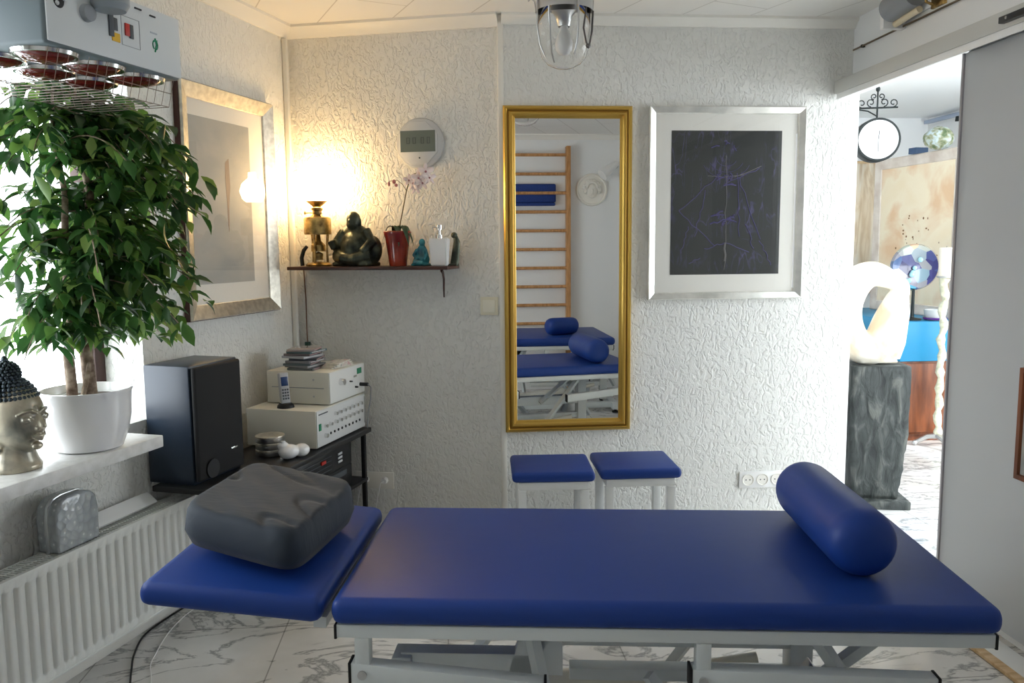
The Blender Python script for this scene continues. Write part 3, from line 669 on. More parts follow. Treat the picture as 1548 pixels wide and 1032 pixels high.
# upper amplifier
t,w=device('power_amplifier','beige control amplifier with one large knob, on top of the mixer amplifier','amplifier',3.262,3.615,.075,.385,RZ+.176,.145,'cream')
g=G(); g.box(-w+.003,w-.003,-.389,-.385,.004,.141,.001); fp=g.obj('front_panel',mat('white_front_panel',(.76,.76,.73),.4),t)
knob(fp,-.075,.088,.017,'chrome',-.389,.022); knob(fp,.02,.075,.004,'black'); knob(fp,.075,.040,.005,'black')
g=G(); g.box(.095,.14,-.391,-.389,.098,.125); g.obj('display','green',fp)
g=G(); g.box(.055,.085,-.393,-.389,.088,.097,.001); g.obj('switch','chrome',fp)
g=G(); g.cyl((.125,-.389,.045),(.125,-.43,.045),.009,seg=10); p=g.obj('jack_plug','black',fp)
g=G(); g.tube([(.125,-.43,.045),(.135,-.44,.03),(.14,-.435,-.03),(.14,-.42,-.10),(.145,-.41,-.17)],.003,6); g.obj('cable','grey',p)
g=G()
for x,z in ((-w+.001,.11),(-w+.001,.035)):
    for y in (-.31,-.14): g.cyl((x,y,z),(x-.002,y,z),.005,seg=8)
g.obj('screws','steel',t)
g=G(); g.box(-w-.0015,-w,-.36,-.10,.071,.074); g.obj('side_groove','grey',t)
g=G()
for x in (-w+.04,w-.04):
    for y in (-.34,-.12): g.lathe([(0,0),(.010,0),(.010,.0045),(0,.0045)],(x,y,-.0048),12)
g.obj('feet','rubber',t)
# CD cases pile
zc=RZ+.176+.1455; ccols=[(.12,.13,.13),(.30,.30,.31),(.10,.13,.14),(.25,.24,.26),(.05,.06,.08),(.4,.4,.42),(.15,.12,.13),(.08,.14,.15),(.35,.3,.3)]
pos=['lowest','second from the bottom','third from the bottom','fourth from the bottom','fifth from the bottom','fourth from the top','third from the top','second from the top','topmost']
for k in range(9):
    t=thing('cd_case','flat CD case, %s of the pile on the upper amplifier'%pos[k],'CD case',PL(3.36+.008*math.sin(k*2.1),.215+.01*math.cos(k*1.7),zc+k*.0108),thL+R([3,-6,8,-2,12,-9,5,-3,14][k]),'CD cases piled on the upper amplifier')
    g=G(); g.box(-.071,.071,-.0625,.0625,0,.0104,.001); c=g.obj('case',mat('cd_case_%d'%k,ccols[k],.2,coat=.6),t)
    g=G(); g.box(-.058,.058,-.0632,-.0625,.003,.007); g.obj('spine_label',mat('cd_spine_%d'%k,(.5,.5,.5) if k%2 else (.35,.2,.2),.5),t)
g=G(); 
for k in range(4): g.box(-.075,.075,-.035,.035,k*.006,k*.006+.005,.001,mtx=rzm(R(k*7))@T((0.004*k,0,0)))
o=g.obj('leaflets',M['paper'],None,loc=PL(3.44,.335,zc+.0003),rz=thL+R(-14)); tag(o,'small fanned stack of cream leaflets beside the CD pile on the upper amplifier','leaflets')
# cordless phone on lower amp
t=thing('cordless_phone','silver cordless phone upright in its black charger, left of the upper amplifier','phone',PL(3.19,.21,RZ+.1715),thL+R(-35))
g=G(); g.lathe([(0,0),(.038,0),(.036,.010),(.026,.020),(0,.022)],seg=24); g.obj('charger','black',t)
g=G(); g.box(-.022,.022,-.012,.012,.016,.155,.007,3,mtx=rx(R(-8))); h=g.obj('handset',mat('silver_plastic',(.45,.46,.48),.4),t)
g=G(); g.box(-.016,.016,-.0135,-.0118,.095,.135,.001,mtx=rx(R(-8))); g.obj('screen',mat('blue_screen',(.02,.05,.15),.2),h)
g=G()
for i in range(3):
    for j in range(4): g.box(-.015+i*.011,-.007+i*.011,-.0138,-.0118,.035+j*.013,.043+j*.013,.001,mtx=rx(R(-8)))
g.obj('keypad','dgrey',h)
# disc tins and white massager on rack board
for k in range(3):
    t=thing('disc_tin','round silver disc tin, %s of the three beside the mixer amplifier'%(['bottom','middle','top'][k]),'tin',PL(3.03,.225,RZ+.0005+k*.0285),thL+k,'silver disc tins')
    g=G(); g.lathe([(0,0),(.058,0),(.060,.003),(.060,.019),(.058,.0195),(0,.0195)],seg=36); g.obj('tin_body','steel',t)
    g=G(); g.lathe([(0,.0196),(.0605,.0196),(.0615,.022),(.0605,.027),(.056,.028),(0,.028)],seg=36); g.obj('lid','silver',t)
t=thing('lobed_device','white rounded two lobed plastic device lying beside the disc tins on the rack','device',PL(2.985,.345,RZ+.0005),thL+R(-30))
g=G(); g.ball((-.005,0,.031),(.046,.034,.031)); g.ball((.052,-.002,.028),(.036,.032,.028)); g.ball((.02,0,.03),(.045,.024,.024)); g.ball((-.025,.01,.055),(.024,.022,.020))
remesh(g.obj('body','ceramic_white',t),.003,4)
g=G(); g.lathe([(0,0),(.012,0),(.010,.006),(0,.007)],(-.027,.008,.072),16); g.obj('button','devgrey',t)

# ------------------------------------------------------------------ radiator
t=thing('radiator','long cream panel radiator with vertical grooves under the window','radiator',PL(1.9,0,0),thL)
x0,x1=-1.15,.868; z0,z1=.098,.462
bm=bmesh.new(); pts=[]; x=x0
prof=[]; pitch=.040; n=int((x1-x0-.06)/pitch); xs=x0+.03
prof.append((x0,-.139)); 
for k in range(n):
    b=xs+k*pitch; prof+= [(b,-.140),(b+.026,-.140),(b+.0285,-.122),(b+.0370,-.122)]
prof.append((x1,-.139))
zin0,zin1=z0+.035,z1-.035
rows=[]
for z,f in ((z0,0),(zin0-.008,0),(zin0,1),(zin1,1),(zin1+.008,0),(z1,0)):
    rows.append([bm.verts.new((px_, (-.140+( .0175 if (py>-.135) else 0)*f), z)) for px_,py in prof])
for a,b in zip(rows,rows[1:]):
    for i in range(len(a)-1): bm.faces.new((a[i],a[i+1],b[i+1],b[i]))
g=G(); g.bm.free(); g.bm=bm
g.box(x0,x1,-.1215,-.1195,z0,z1); g.box(x0,x1,-.141,-.126,z1-.006,z1+.003,.001); g.box(x0,x1,-.141,-.126,z0-.003,z0+.005,.001); g.box(x1-.004,x1+.002,-.14,-.035,z0,z1,.001); g.box(x0-.002,x0+.004,-.14,-.035,z0,z1,.001); g.box(x0,x1,-.052,-.045,z0,z1)
g.obj('front_panel','radiator',t,ang=20)
g=G()
for k in range(int((x1-x0)/.0135)): g.box(x0+.004+k*.0135,x0+.0085+k*.0135,-.126,-.053,z1-.004,z1+.001)
g.box(x0,x1,-.092,-.088,z1-.003,z1+.0015); o=g.obj('top_grille','radiator',t)
g=G(); g.tube([(x1-.1,-.09,z0),(x1-.1,-.09,.0)],.009,10); g.obj('supply_pipe','radiator',t)
g=G(); g.box(.55,.58,-.045,0,.2,.35); g.box(-.9,-.87,-.045,0,.2,.35); g.obj('wall_bracket','radiator',t)
# toaster-like grey glass box on the radiator
m=mat('bubbled_silver_glass',(.36,.39,.40),.12,coat=.6)
vo=nd(m,'ShaderNodeTexVoronoi'); vo.inputs['Scale'].default_value=42; lk(m,coords(m),vo.inputs['Vector'])
c=ramp(m,vo.outputs['Distance'],[(.0,(.75,.76,.75)),(.22,(.38,.41,.42)),(1,(.30,.33,.35))]); lk(m,c,pb(m).inputs['Base Color']); bump(m,vo.outputs['Distance'],.5,.01)
t=thing('glass_box','grey rounded glassy box with bubble pattern standing on the radiator','box',PL(2.075,.088,.4655),thL)
g=G(); pts=[(-.085,.0),(.085,.0),(.088,.10),(.080,.145),(.06,.165),(.03,.172),(-.03,.172),(-.06,.165),(-.080,.145),(-.088,.10)]; g.prism(pts,-.040,.040,'y',.008); g.obj('body',m,t,ang=50)
g=G(); g.prism([(p[0]*1.03,p[1]*1.02+.0) for p in pts],-.008,.008,'y',.003); g.obj('seam_band',mat('silver_band',(.6,.62,.63),.25,.6),t)
g=G(); g.prism([(-.16,0),(.16,0),(.165,.012),(-.155,.012)],-.028,.028,'y',.002,mtx=rx(R(38))); o=g.obj('leaning_strip','white',None,loc=PL(2.33,.055,.486),rz=thL); tag(o,'white plastic strip lying tilted on the radiator behind the grey box','strip')

# ------------------------------------------------------------------ window sill things
# plant pot with ficus
ps,pd_=2.145,.125
t=thing('potted_ficus','tall leafy green ficus in a white round pot on the window sill','plant',PL(ps,pd_,.7685),thL)
g=G(); g.lathe([(0,0),(.092,0),(.100,.004),(.118,.05),(.128,.10),(.131,.15),(.133,.178),(.137,.186),(.136,.192),(.131,.192),(.127,.180),(.124,.165),(0,.163)],seg=56); g.obj('pot','ceramic_white',t)
g=G(); g.lathe([(0,.163),(.12,.163),(.0,.172)],seg=24); g.obj('soil','soil',t)
rnd=random.Random(11)
trunks=[[(-.035,.02,.16),(-.045,.015,.30),(-.03,.01,.42),(-.05,.0,.60),(-.03,.0,.80),(-.06,.0,1.0),(-.05,.0,1.12)],
        [(.02,0,.16),(.012,.0,.30),(.03,-.01,.42),(.01,-.01,.60),(.05,-.02,.80),(.02,-.01,1.0),(.04,0,1.13)],
        [(-.05,-.03,.165),(-.01,-.02,.24),(.03,-.005,.32),(.025,.01,.45),(.0,.02,.66),(.07,.0,.86),(.1,0,1.0)]]
for i,P in enumerate(trunks):
    g=G(); r0=[.017,.021,.008][i]; g.tube(P,[r0,r0*.95,r0*.85,r0*.7,r0*.55,r0*.4,r0*.2],9); g.obj('trunk','bark',t,ang=80)
# leaves (foliage) grown along arching twigs
bm=bmesh.new(); tw=G()
def leaf(bm,p,d,up,l,w):
    d=d.normalized(); s=d.cross(up); 
    if s.length<.05: s=Vector((1,0,0))
    s.normalize(); n=s.cross(d); 
    secs=((0,.04,0),(.18,.62,.02),(.42,1,.03),(.68,.72,.0),(.88,.26,-.06),(1,.0,-.12)); rows=[]
    for u,k,z in secs:
        c=p+d*l*u+n*l*z
        if k==0: rows.append([bm.verts.new(c)])
        else: rows.append([bm.verts.new(c-s*w*k+n*w*k*.35),bm.verts.new(c),bm.verts.new(c+s*w*k+n*w*k*.35)])
    for a,b in zip(rows,rows[1:]):
        if len(b)==1:
            for k in range(2): bm.faces.new((a[k],a[k+1],b[0]))
        else:
            for k in range(2): bm.faces.new((a[k],a[k+1],b[k+1],b[k]))
def okpos(q):   # local: x along wall, y into wall
    if q.z<.30 or q.z>1.34: return False
    if q.x>WS1-ps-.03 and q.y>pd_-.035: return False
    if q.y>pd_+.135: return False
    if q.z>1.05 and q.x>-.52 and q.x<.08 and q.y<-.05: return False
    if q.z>1.06 and q.x<.02 and q.y<.0: return False
    return q.x<.60
clusters=[]
for k in range(230):
    P=trunks[rnd.choice([0,1,1,2])]; u=rnd.uniform(2.2,6); i=min(5,int(u)); f=u-i
    a=Vector(P[i]).lerp(Vector(P[i+1]),f)
    az=rnd.uniform(0,2*PI); L=rnd.uniform(.18,.43)
    if math.cos(az)<-.2 and rnd.random()<.55: continue
    dirv=Vector((math.cos(az)*1.35,math.sin(az)*.75-.08,rnd.uniform(.15,.75))).normalized()
    pts=[a]; p=a.copy(); d=dirv.copy(); n=9
    for s in range(n):
        d=(d+Vector((0,0,-.16))).normalized(); p=p+d*(L/n); pts.append(p.copy())
    pts=[q for q in pts if okpos(q)]
    if len(pts)<4 or (pts[0]-a).length>.08: continue
    if k%2==0: tw.tube(pts,[.0026]+[.0018]*(len(pts)-1),4)
    for j in range(1,len(pts)):
        for rep in range(2):
            q=pts[j-1].lerp(pts[j],rnd.random()); sd=Vector((rnd.uniform(-1,1),rnd.uniform(-1,1),rnd.uniform(-.9,.25))); dd=(pts[j]-pts[j-1]).normalized()
            dv=(dd*.5+sd).normalized(); l=rnd.uniform(.058,.088)
            if okpos(q+dv*l) and (q.x>-.14 or rnd.random()<.55): leaf(bm,q,dv,Vector((rnd.uniform(-.4,.4),rnd.uniform(-.4,.4),1)),l,l*.23)
# hanging sprays left
for (sx,sy,sz,n) in ((-.42,-.03,.62,7),(-.36,-.04,.50,6),(.16,-.08,.44,5),(-.50,0,.75,8),(.27,-.09,.52,6),(.33,-.06,.60,6)):
    a=Vector((sx,sy,sz+.14)); pts=[a+Vector((.02*k*(1 if sx>0 else -.6),-.004*k,.004*k-.0045*k*k*1.2)) for k in range(n)]; tw.tube([Vector(trunks[1][3])*.3+a*.7+Vector((0,0,.08))]+pts,.0018,4)
    for q in pts:
        for rep in range(2):
            dv=Vector((rnd.uniform(-.8,.8),rnd.uniform(-.6,.4),rnd.uniform(-1,-.1))).normalized()
            l=rnd.uniform(.055,.08)
            if okpos(q+dv*l): leaf(bm,q,dv,Vector((rnd.uniform(-.5,.5),-.6,1)),l,l*.26)
g=G(); g.bm.free(); g.bm=bm; fo=g.obj('foliage','leaf',t,ang=180); fo['kind']='stuff'
tw.obj('twigs','bark',t)
# curtain strip
# buddha head
t=thing('buddha_bust','weathered bronze buddha head with curled hair on the window sill left of the white pot','sculpture',PL(1.875,.115,.7685),thL+R(2))
def head_mesh():
    bm=bmesh.new(); bmesh.ops.create_uvsphere(bm,u_segments=72,v_segments=56,radius=1)
    def gs(x,c,s): return math.exp(-((x-c)/s)**2)
    for v in bm.verts:
        x,y,z=v.co; X=x*.078; Y=y*.088; Z=z*.112
        if z<-.1: k=1-.28*((-z-.1)/.9)**1.3; X*=k; 
        f=max(0,-y)
        if f>0:
            Y-= .016*gs(x,0,.15)*gs(z,-.20,.17)*f     # nose
            Y-= .006*gs(x,0,.14)*gs(z,-.30,.07)*f
            for s in (-1,1):
                Y+=.009*gs(x,s*.36,.20)*gs(z,-.02,.09)*f; Y-=.006*gs(x,s*.36,.15)*gs(z,-.06,.05)*f
                Y-=.005*gs(x,s*.36,.26)*gs(z,.13,.05)*f; Y-=.005*gs(x,s*.45,.2)*gs(z,-.30,.16)*f
            Y-=.009*gs(x,0,.24)*gs(z,-.485,.045)*f; Y-=.008*gs(x,0,.20)*gs(z,-.60,.05)*f; Y+=.006*gs(x,0,.28)*gs(z,-.542,.022)*f
            Y-=.010*gs(x,0,.26)*gs(z,-.80,.12)*f
            Y-=.004*gs(x,0,.06)*gs(z,.26,.06)*f
        v.co=(X,Y,Z+.150)
    g=G(); g.bm.free(); g.bm=bm; return g
m=noisy(mat('patinated_bronze',(.35,.30,.2),.33,.7),[(.12,.13,.12),(.42,.38,.30),(.62,.55,.42)],9,5,.5,lo=.3,hi=.7)
g=head_mesh()
g.tube([(0,-.083,.172),(0,-.092,.155),(0,-.102,.135),(0,-.104,.126)],[.006,.007,.010,.009],12); g.ball((-.010,-.094,.126),(.007,.008,.006)); g.ball((.010,-.094,.126),(.007,.008,.006))
for s_ in (-1,1):
    g.tube([(s_*.006,-.088,.170),(s_*.022,-.088,.180),(s_*.040,-.080,.178),(s_*.056,-.066,.168)],[.0035,.0045,.004,.002],8)
    g.ball((s_*.031,-.078,.155),(.017,.010,.009)); g.tube([(s_*.013,-.085,.151),(s_*.030,-.089,.148),(s_*.047,-.078,.152)],[.0018,.0028,.0018],8)
g.tube([(-.024,-.083,.102),(-.010,-.094,.106),(0,-.095,.104),(.010,-.094,.106),(.024,-.083,.102)],[.002,.0048,.0045,.0048,.002],8)
g.tube([(-.018,-.084,.097),(0,-.094,.094),(.018,-.084,.097)],[.003,.0065,.003],8); g.ball((0,-.078,.073),(.018,.012,.012)); g.ball((0,-.0885,.188),(.004,.003,.004))
g.lathe([(0,0),(.070,0),(.072,.012),(.064,.025),(.056,.05),(.05,.08),(0,.08)],(0,.005,0),36); remesh(g.obj('face',m,t,ang=80),.0024,3)
mh=mat('dark_blue_bronze',(.05,.065,.08),.32,.6)
g=G(); c0=Vector((0,.010,.158))
g.ball(c0+Vector((0,.004,.012)),(.079,.083,.100),24,16)
n=0
for i in range(0,15):
    el=R(-30+i*8.2); m_=max(1,int(44*math.cos(el)))
    for j in range(m_):
        az=2*PI*(j+.5*(i%2))/m_; d=Vector((math.cos(el)*math.cos(az),math.cos(el)*math.sin(az),math.sin(el)))
        # hairline: leave the face open (front = -y)
        if d.y<-.10 and d.z<.40+.05*abs(d.x): continue
        if d.z<-.05 and d.y<.12: continue
        q=c0+Vector((d.x*.081,d.y*.087+.0,d.z*.106+.008)); g.ball(q,.0066,7,5)
g.ball(c0+Vector((0,.004,.118)),(.036,.036,.034),18,12)
for i in range(7):
    el=R(-10+i*14); m_=max(1,int(20*math.cos(el)))
    for j in range(m_):
        az=2*PI*(j+.5*(i%2))/m_; g.ball(c0+Vector((.037*math.cos(el)*math.cos(az),.004+.037*math.cos(el)*math.sin(az),.120+.036*math.sin(el))),.0058,7,5)
g.ball(c0+Vector((0,.004,.160)),(.010,.010,.014),10,8)
g.obj('curled_hair',mh,t,ang=80)
for s in (-1,1):
    g=G(); g.tube([(s*.074,.006,.180),(s*.079,.012,.168),(s*.078,.014,.14),(s*.071,.012,.10),(s*.062,.004,.060)],[.008,.020,.016,.012,.014],12,flat=.45); g.obj('ear',m,t,ang=80)

# ------------------------------------------------------------------ infrared lamp unit
t=thing('infrared_heat_lamp','large grey white infrared heat lamp unit with red bulbs hanging above the window plant','heat lamp',PL(1.885,0,1.885),thL)
X0,X1,Y0,Y1=-.245,.245,-.55,-.22
g=G(); g.box(X0,X1,Y0,Y1,0,.175,.010,3); hs=g.obj('housing',mat('shade_toned_housing',(.16,.20,.22),.45),t)  # housing colour darkened to paint in the shade on its end face
g=G(); g.box(X0+.006,X1-.002,Y0-.005,Y0-.0002,.006,.172,.003); fp=g.obj('control_panel',mat('pale_panel',(.66,.69,.70),.45),t)
yy=Y0-.005
g=G(); g.lathe([(0,0),(.022,0),(.020,.014),(.014,.017),(0,.017)],(-.115,yy,.098),24,mtx=rx(PI/2)); g.obj('timer_knob','grey',fp)
g=G(); g.lathe([(0,0),(.017,0),(.014,.003),(0,.003)],(-.200,yy,.105),14,mtx=rx(PI/2)); g.obj('emblem','black',fp)
g=G(); g.lathe([(0,0),(.008,0),(.006,.003),(0,.003)],(-.186,yy-.003,.115),10,mtx=rx(PI/2)); g.lathe([(0,0),(.006,0),(.004,.003),(0,.003)],(-.208,yy-.003,.098),10,mtx=rx(PI/2)); g.obj('emblem_mark','devgrey',fp)
g=G(); g.box(-.040,-.024,yy-.004,yy,.062,.122,.001); g.box(-.024,-.008,yy-.002,yy,.08,.112,.001); g.obj('fuse_cover','dgrey',fp)
g=G(); g.box(-.030,-.002,yy-.002,yy,.052,.074); g.obj('warning_label','yellow',fp)
g=G(); g.box(.018,.034,yy-.004,yy,.076,.108,.001); g.obj('rocker_switch','red',fp)
g=G(); g.box(.034,.048,yy-.004,yy,.072,.108,.001); g.obj('rocker_base','dgrey',fp)
g=G(); 
for a,b,c,d in ((.006,.075,.050,.051),(.006,.075,.125,.126),(.006,.007,.05,.126),(.074,.075,.05,.126)): g.box(a,b,yy-.001,yy,c,d)
g.obj('switch_outline','grey',fp)
g=G(); P=[(.135+.010*math.cos(a),yy-.001,.077+.013*math.sin(a)) for a in [R(-60)+k*R(300)/9 for k in range(10)]]; g.tube(P,.0016,5); g.tube([(.135,yy-.001,.095),(.140,yy-.001,.078),(.133,yy-.001,.058)],.0022,5); g.tube([(.128,yy-.001,.085),(.144,yy-.001,.090)],.0016,5); g.obj('leaf_emblem','green',fp)
g=G(); g.box(.118,.145,yy-.001,yy,.106,.110); g.obj('small_print',mat('faint_print',(.45,.5,.55),.5),fp)
g=G(); g.box(.060,.085,yy-.003,yy,.155,.159); g.box(.118,.140,yy-.003,yy,.150,.154); g.obj('vent_slots','black',fp)
mb=mat('ruby_bulb_glass',(.10,.006,.006),.12,coat=.5)
for i,x in enumerate((-.160,0,.160)):
    for j,y in enumerate((-.465,-.305)):
        g=G(); g.lathe([(.078,-.001),(.075,-.010),(.071,-.011),(.05,-.002)],(x,y,0),32,open_=True); q=g.obj('reflector_ring','chrome',t)
        g=G(); g.lathe([(0,-.026),(.025,-.024),(.050,-.018),(.066,-.008),(.068,-.001),(0,-.001)],(x,y,0),32); g.obj('red_bulb',mb,q,ang=80)
g=G()
zg=-.075
for k in range(15):
    x=X0+.02+k*(X1-X0-.04)/14; g.tube([(x,Y0+.01,-.002),(x,Y0+.03,zg),(x,Y1-.03,zg),(x,Y1-.01,-.002)],.0012,4)
for y,z in ((Y0+.03,zg),(Y1-.03,zg),((Y0+Y1)/2,zg),(Y0+.02,-.038),(Y1-.02,-.038)): g.tube([(X0+.02,y,z),(X1-.02,y,z)],.0013,4)
g.obj('wire_guard',mat('dull_guard_wire',(.30,.26,.22),.45,.6),t)
g=G(); g.tube([(-.075,Y0-.045,.125),(-.075,Y0-.045,.56)],[.045,.045],28); g.tube([(-.075,Y0-.045,.110),(-.075,Y0-.045,.125)],[.036,.045],28); g.box(-.11,-.04,Y0-.03,Y0+.1,.176,.20,.004); g.obj('ceiling_arm',mat('arm_grey',(.30,.34,.37),.45),t)

# ------------------------------------------------------------------ pendant lantern
t=thing('pendant_lamp','clear glass ship lantern with wire cage hanging from the ceiling before the mirror','lamp',(.47,3.155,2.055),0)
mgl2=mat('lantern_glass',(1,1,1),.0,trans=1,ior=1.18)
g=G(); g.lathe([(0,0),(.03,.003),(.06,.016),(.083,.042),(.094,.075),(.098,.12),(.100,.22)],seg=48,open_=True)
o=g.obj('glass_jar',mgl2,t,ang=80); so=o.modifiers.new('thick','SOLIDIFY'); so.thickness=.003
g=G(); g.lathe([(.106,.205),(.106,.25),(.09,.275),(.05,.30),(.03,.34),(.03,.385),(.055,.40),(.055,.42),(0,.42)],seg=40,open_=True); g.obj('metal_cap','steel',t)
g=G(); g.lathe([(0,.205),(.045,.205),(.05,.19),(.03,.175),(.022,.15),(0,.15)],seg=24); g.tube([(-.05,0,.19),(.05,0,.19)],.006,8); so=g.obj('lamp_holder','steel',t)
g=G(); g.lathe([(0,.05),(.018,.053),(.030,.070),(.033,.09),(.026,.115),(.016,.137),(.014,.152),(0,.152)],seg=28); g.obj('bulb',mat('frosted_bulb',(.75,.74,.72),.3),so,ang=80)
g=G()
for k in range(4):
    a=R(20+90*k); ca,sa=math.cos(a),math.sin(a)
    g.tube([(.110*ca,.110*sa,.24),(.112*ca,.112*sa,.15),(.100*ca,.100*sa,.08),(.078*ca,.078*sa,.038)] if k!=0 else [(.125*ca,.125*sa,.26),(.118*ca,.118*sa,.15),(.10*ca,.10*sa,.07),(.09*ca,.09*sa,.06)],.0032,7)
g.obj('cage_bars','steel',t)
g=G(); g.tube([(-.106,-.02,.20),(-.112,-.02,.235),(-.125,-.02,.245),(-.135,-.02,.235)],.003,6); g.obj('clip_hook','steel',t)
g=G(); g.tube([(.075,-.06,.22),(.06,-.08,.13),(.07,-.085,.075),(.085,-.06,.075),(.10,-.03,.13),(.11,0,.21)],.0035,6); g.ball((.078,-.075,.068),.009,8,6); g.obj('wire_latch',mat('iron_wire',(.18,.17,.17),.4,.8),t)

# ------------------------------------------------------------------ sliding door + track
d=bpy.data.objects.new('door_1',None); C.objects.link(d); d['kind']='structure'; d.location=(1.948,3.005,0); d.rotation_euler=(0,0,R(-90))
g=G(); g.box(0,1.10,-.0,.018,.035,2.095,.003); g.obj('door_leaf',mat('pale_grey_laminate',(.50,.52,.54),.42),d)
g=G(); g.box(-.012,0,-.006,.02,.035,2.095,.002); g.obj('door_edge_profile',mat('edge_aluminium',(.42,.40,.42),.35,.5),d)
g=G(); g.box(1.88,1.9695,1.2,YC-.001,2.105,2.165,.003); g.box(1.895,1.902,1.2,YC-.02,2.085,2.105); g.box(1.925,1.945,1.2,YC-.02,2.097,2.105); struct(g,'trim_7',mat('track_enamel',(.55,.55,.52),.4))
g=G(); g.box(1.885,1.889,1.2,YC-.02,2.078,2.1045,.001); struct(g,'trim_8','white')
g=G(); g.box(1.80,1.835,1.2,2.95,0,.014,.002); struct(g,'trim_9','pine')
g=G(); g.box(1.836,1.93,1.2,3.02,0,.010,.002); struct(g,'trim_10','wall_plain')
t=thing('track_stopper','black stopper block clamped on the sliding door track','track stopper',(1.8795,2.60,2.118),0)
g=G(); g.box(-.022,0,-.09,.10,0,.022,.003); g.obj('block','black',t); g=G(); g.cyl((-.024,.06,.011),(-.022,.06,.011),.005,seg=8); g.obj('screw','steel',t)
# thin cable rail on lintel and spot lamp
t=thing('cable_rail','thin dark rail running along the white wall above the sliding door track','rail',(XD-.012,1.6,2.305),0)
g=G(); g.tube([(0,-.2,0),(0,2.28,0)],.0045,6); g.obj('rail_rod',mat('rail_bronze',(.16,.12,.08),.5,.4),t)
for y in (.2,1.2,2.2):
    g=G(); g.box(-.004,.0115,y-.006,y+.006,-.006,.006); g.obj('rail_clip','rubber',t)
t=thing('spotlight','grey cylindrical spotlight on a white wall base, above the doorway corner','lamp',(XD-.0005,3.40,2.30),0)
g=G(); g.box(-.10,0,.055,.085,-.005,.145,.003); g.box(-.012,0,-.14,.055,.03,.145,.003); g.obj('wall_base','white',t)
g=G(); g.tube([(-.075,.052,.07),(-.060,-.11,.095)],[.052,.056],28); g.obj('lamp_housing','grey',t)
g=G(); g.tube([(-.05,.05,.012),(-.04,-.11,.03)],[.014,.014],12); g.obj('warm_strip',mat('warm_lens',(.8,.7,.5),.2),t)
g=G(); g.tube([(-.012,-.17,.10),(-.05,-.17,.09),(-.05,-.17,.04),(-.02,-.17,.03)],.006,8); g.tube([(-.012,-.21,.11),(-.055,-.21,.10),(-.055,-.21,.05),(-.02,-.21,.04)],.006,8); g.box(-.012,0,-.23,-.14,.02,.13,.002); g.obj('terminal_hooks','brass',t)
# picture on sliding door
t=thing('framed_picture','narrow brown framed picture hanging on the grey sliding door at the right edge','picture',(1.9475,2.36,.60),R(-90))
g=framebox(G(),.46,.38,[(0,0),(0,.018),(.016,.018),(.018,.01),(.018,0)]); g.obj('frame','wood_red',t); g=G(); g.box(-.215,.215,-.008,-.002,.015,.365); g.obj('artwork','art_grey',t)

# ------------------------------------------------------------------ pedestal + sculpture
pc=Vector((2.30,4.20,0)); pr=R(-12)
t=thing('pedestal','rough tapered dark slate pedestal in the doorway under the cream sculpture','pedestal',pc,pr)
g=G(); bm=bmesh.new(); N=26; rows=[]
for i in range(N+1):
    u=i/N; z=.045+u*.715; hx=.112+.045*u+.012*math.sin(u*PI*1.2); row=[]
    for k in range(48):
        a=2*PI*k/48; c_,s_=math.cos(a),math.sin(a); q=1/max(abs(c_),abs(s_)); x=c_*q; y=s_*q
        nz=noise.noise(Vector((x*3,y*3,z*9)))*.007+noise.noise(Vector((x*9,y*9,z*26)))*.004
        row.append(bm.verts.new((x*(hx+nz),y*(hx*.85+nz),z)))
    rows.append(row)
for a,b in zip(rows,rows[1:]):
    for k in range(48): bm.faces.new((a[k],a[(k+1)%48],b[(k+1)%48],b[k]))
bm.faces.new(rows[0][::-1]); bm.faces.new(rows[-1]); g.bm.free(); g.bm=bm; g.obj('column','slate',t,ang=50)
g=G(); g.box(-.15,.17,-.15,.15,0,.045,.006); g.obj('plinth','slate',t)
# sculpture
t=thing('abstract_sculpture','cream alabaster ring shaped abstract sculpture on the slate pedestal','sculpture',(2.30,4.19,.7665),R(-5))
PX=.0034
def sp(x,y): return ((x-1337)*PX,0,(546-y)*PX)
path=[(1370,424,12,.9),(1350,414,16,1),(1328,408,20,1),(1308,417,23,1),(1297,440,21,1),(1295,468,18,1),(1298,496,21,1),(1308,518,25,1),(1326,526,24,1),(1340,518,25,1),(1348,500,25,1),(1354,482,24,1),(1360,464,21,1),(1365,448,17,1),(1372,434,13,1)]
pts=[];rr=[]
def cr(P,u):
    n=len(P);i=int(u)%n;f=u-int(u);a,b,c,d=[P[(i+k)%n] for k in (-1,0,1,2)]
    return [.5*((2*b[j])+(-a[j]+c[j])*f+(2*a[j]-5*b[j]+4*c[j]-d[j])*f*f+(-a[j]+3*b[j]-3*c[j]+d[j])*f**3) for j in range(3)]
for k in range(90):
    x,y,r=cr(path,k/90*len(path)); q=sp(x,y); pts.append((q[0],.01*math.sin(k/90*2*PI),q[2])); rr.append(r*PX)
g=G(); g.tube(pts,rr,20,True,flat=1.0)
g.tube([sp(1376,430),sp(1377,470),sp(1372,515),sp(1366,540)],[.026,.034,.036,.030],14)
g.box(-.10,.10,-.055,.055,-.0,.02,.01)
o=g.obj('stone_ring','alabaster',t); remesh(o,.006,4)

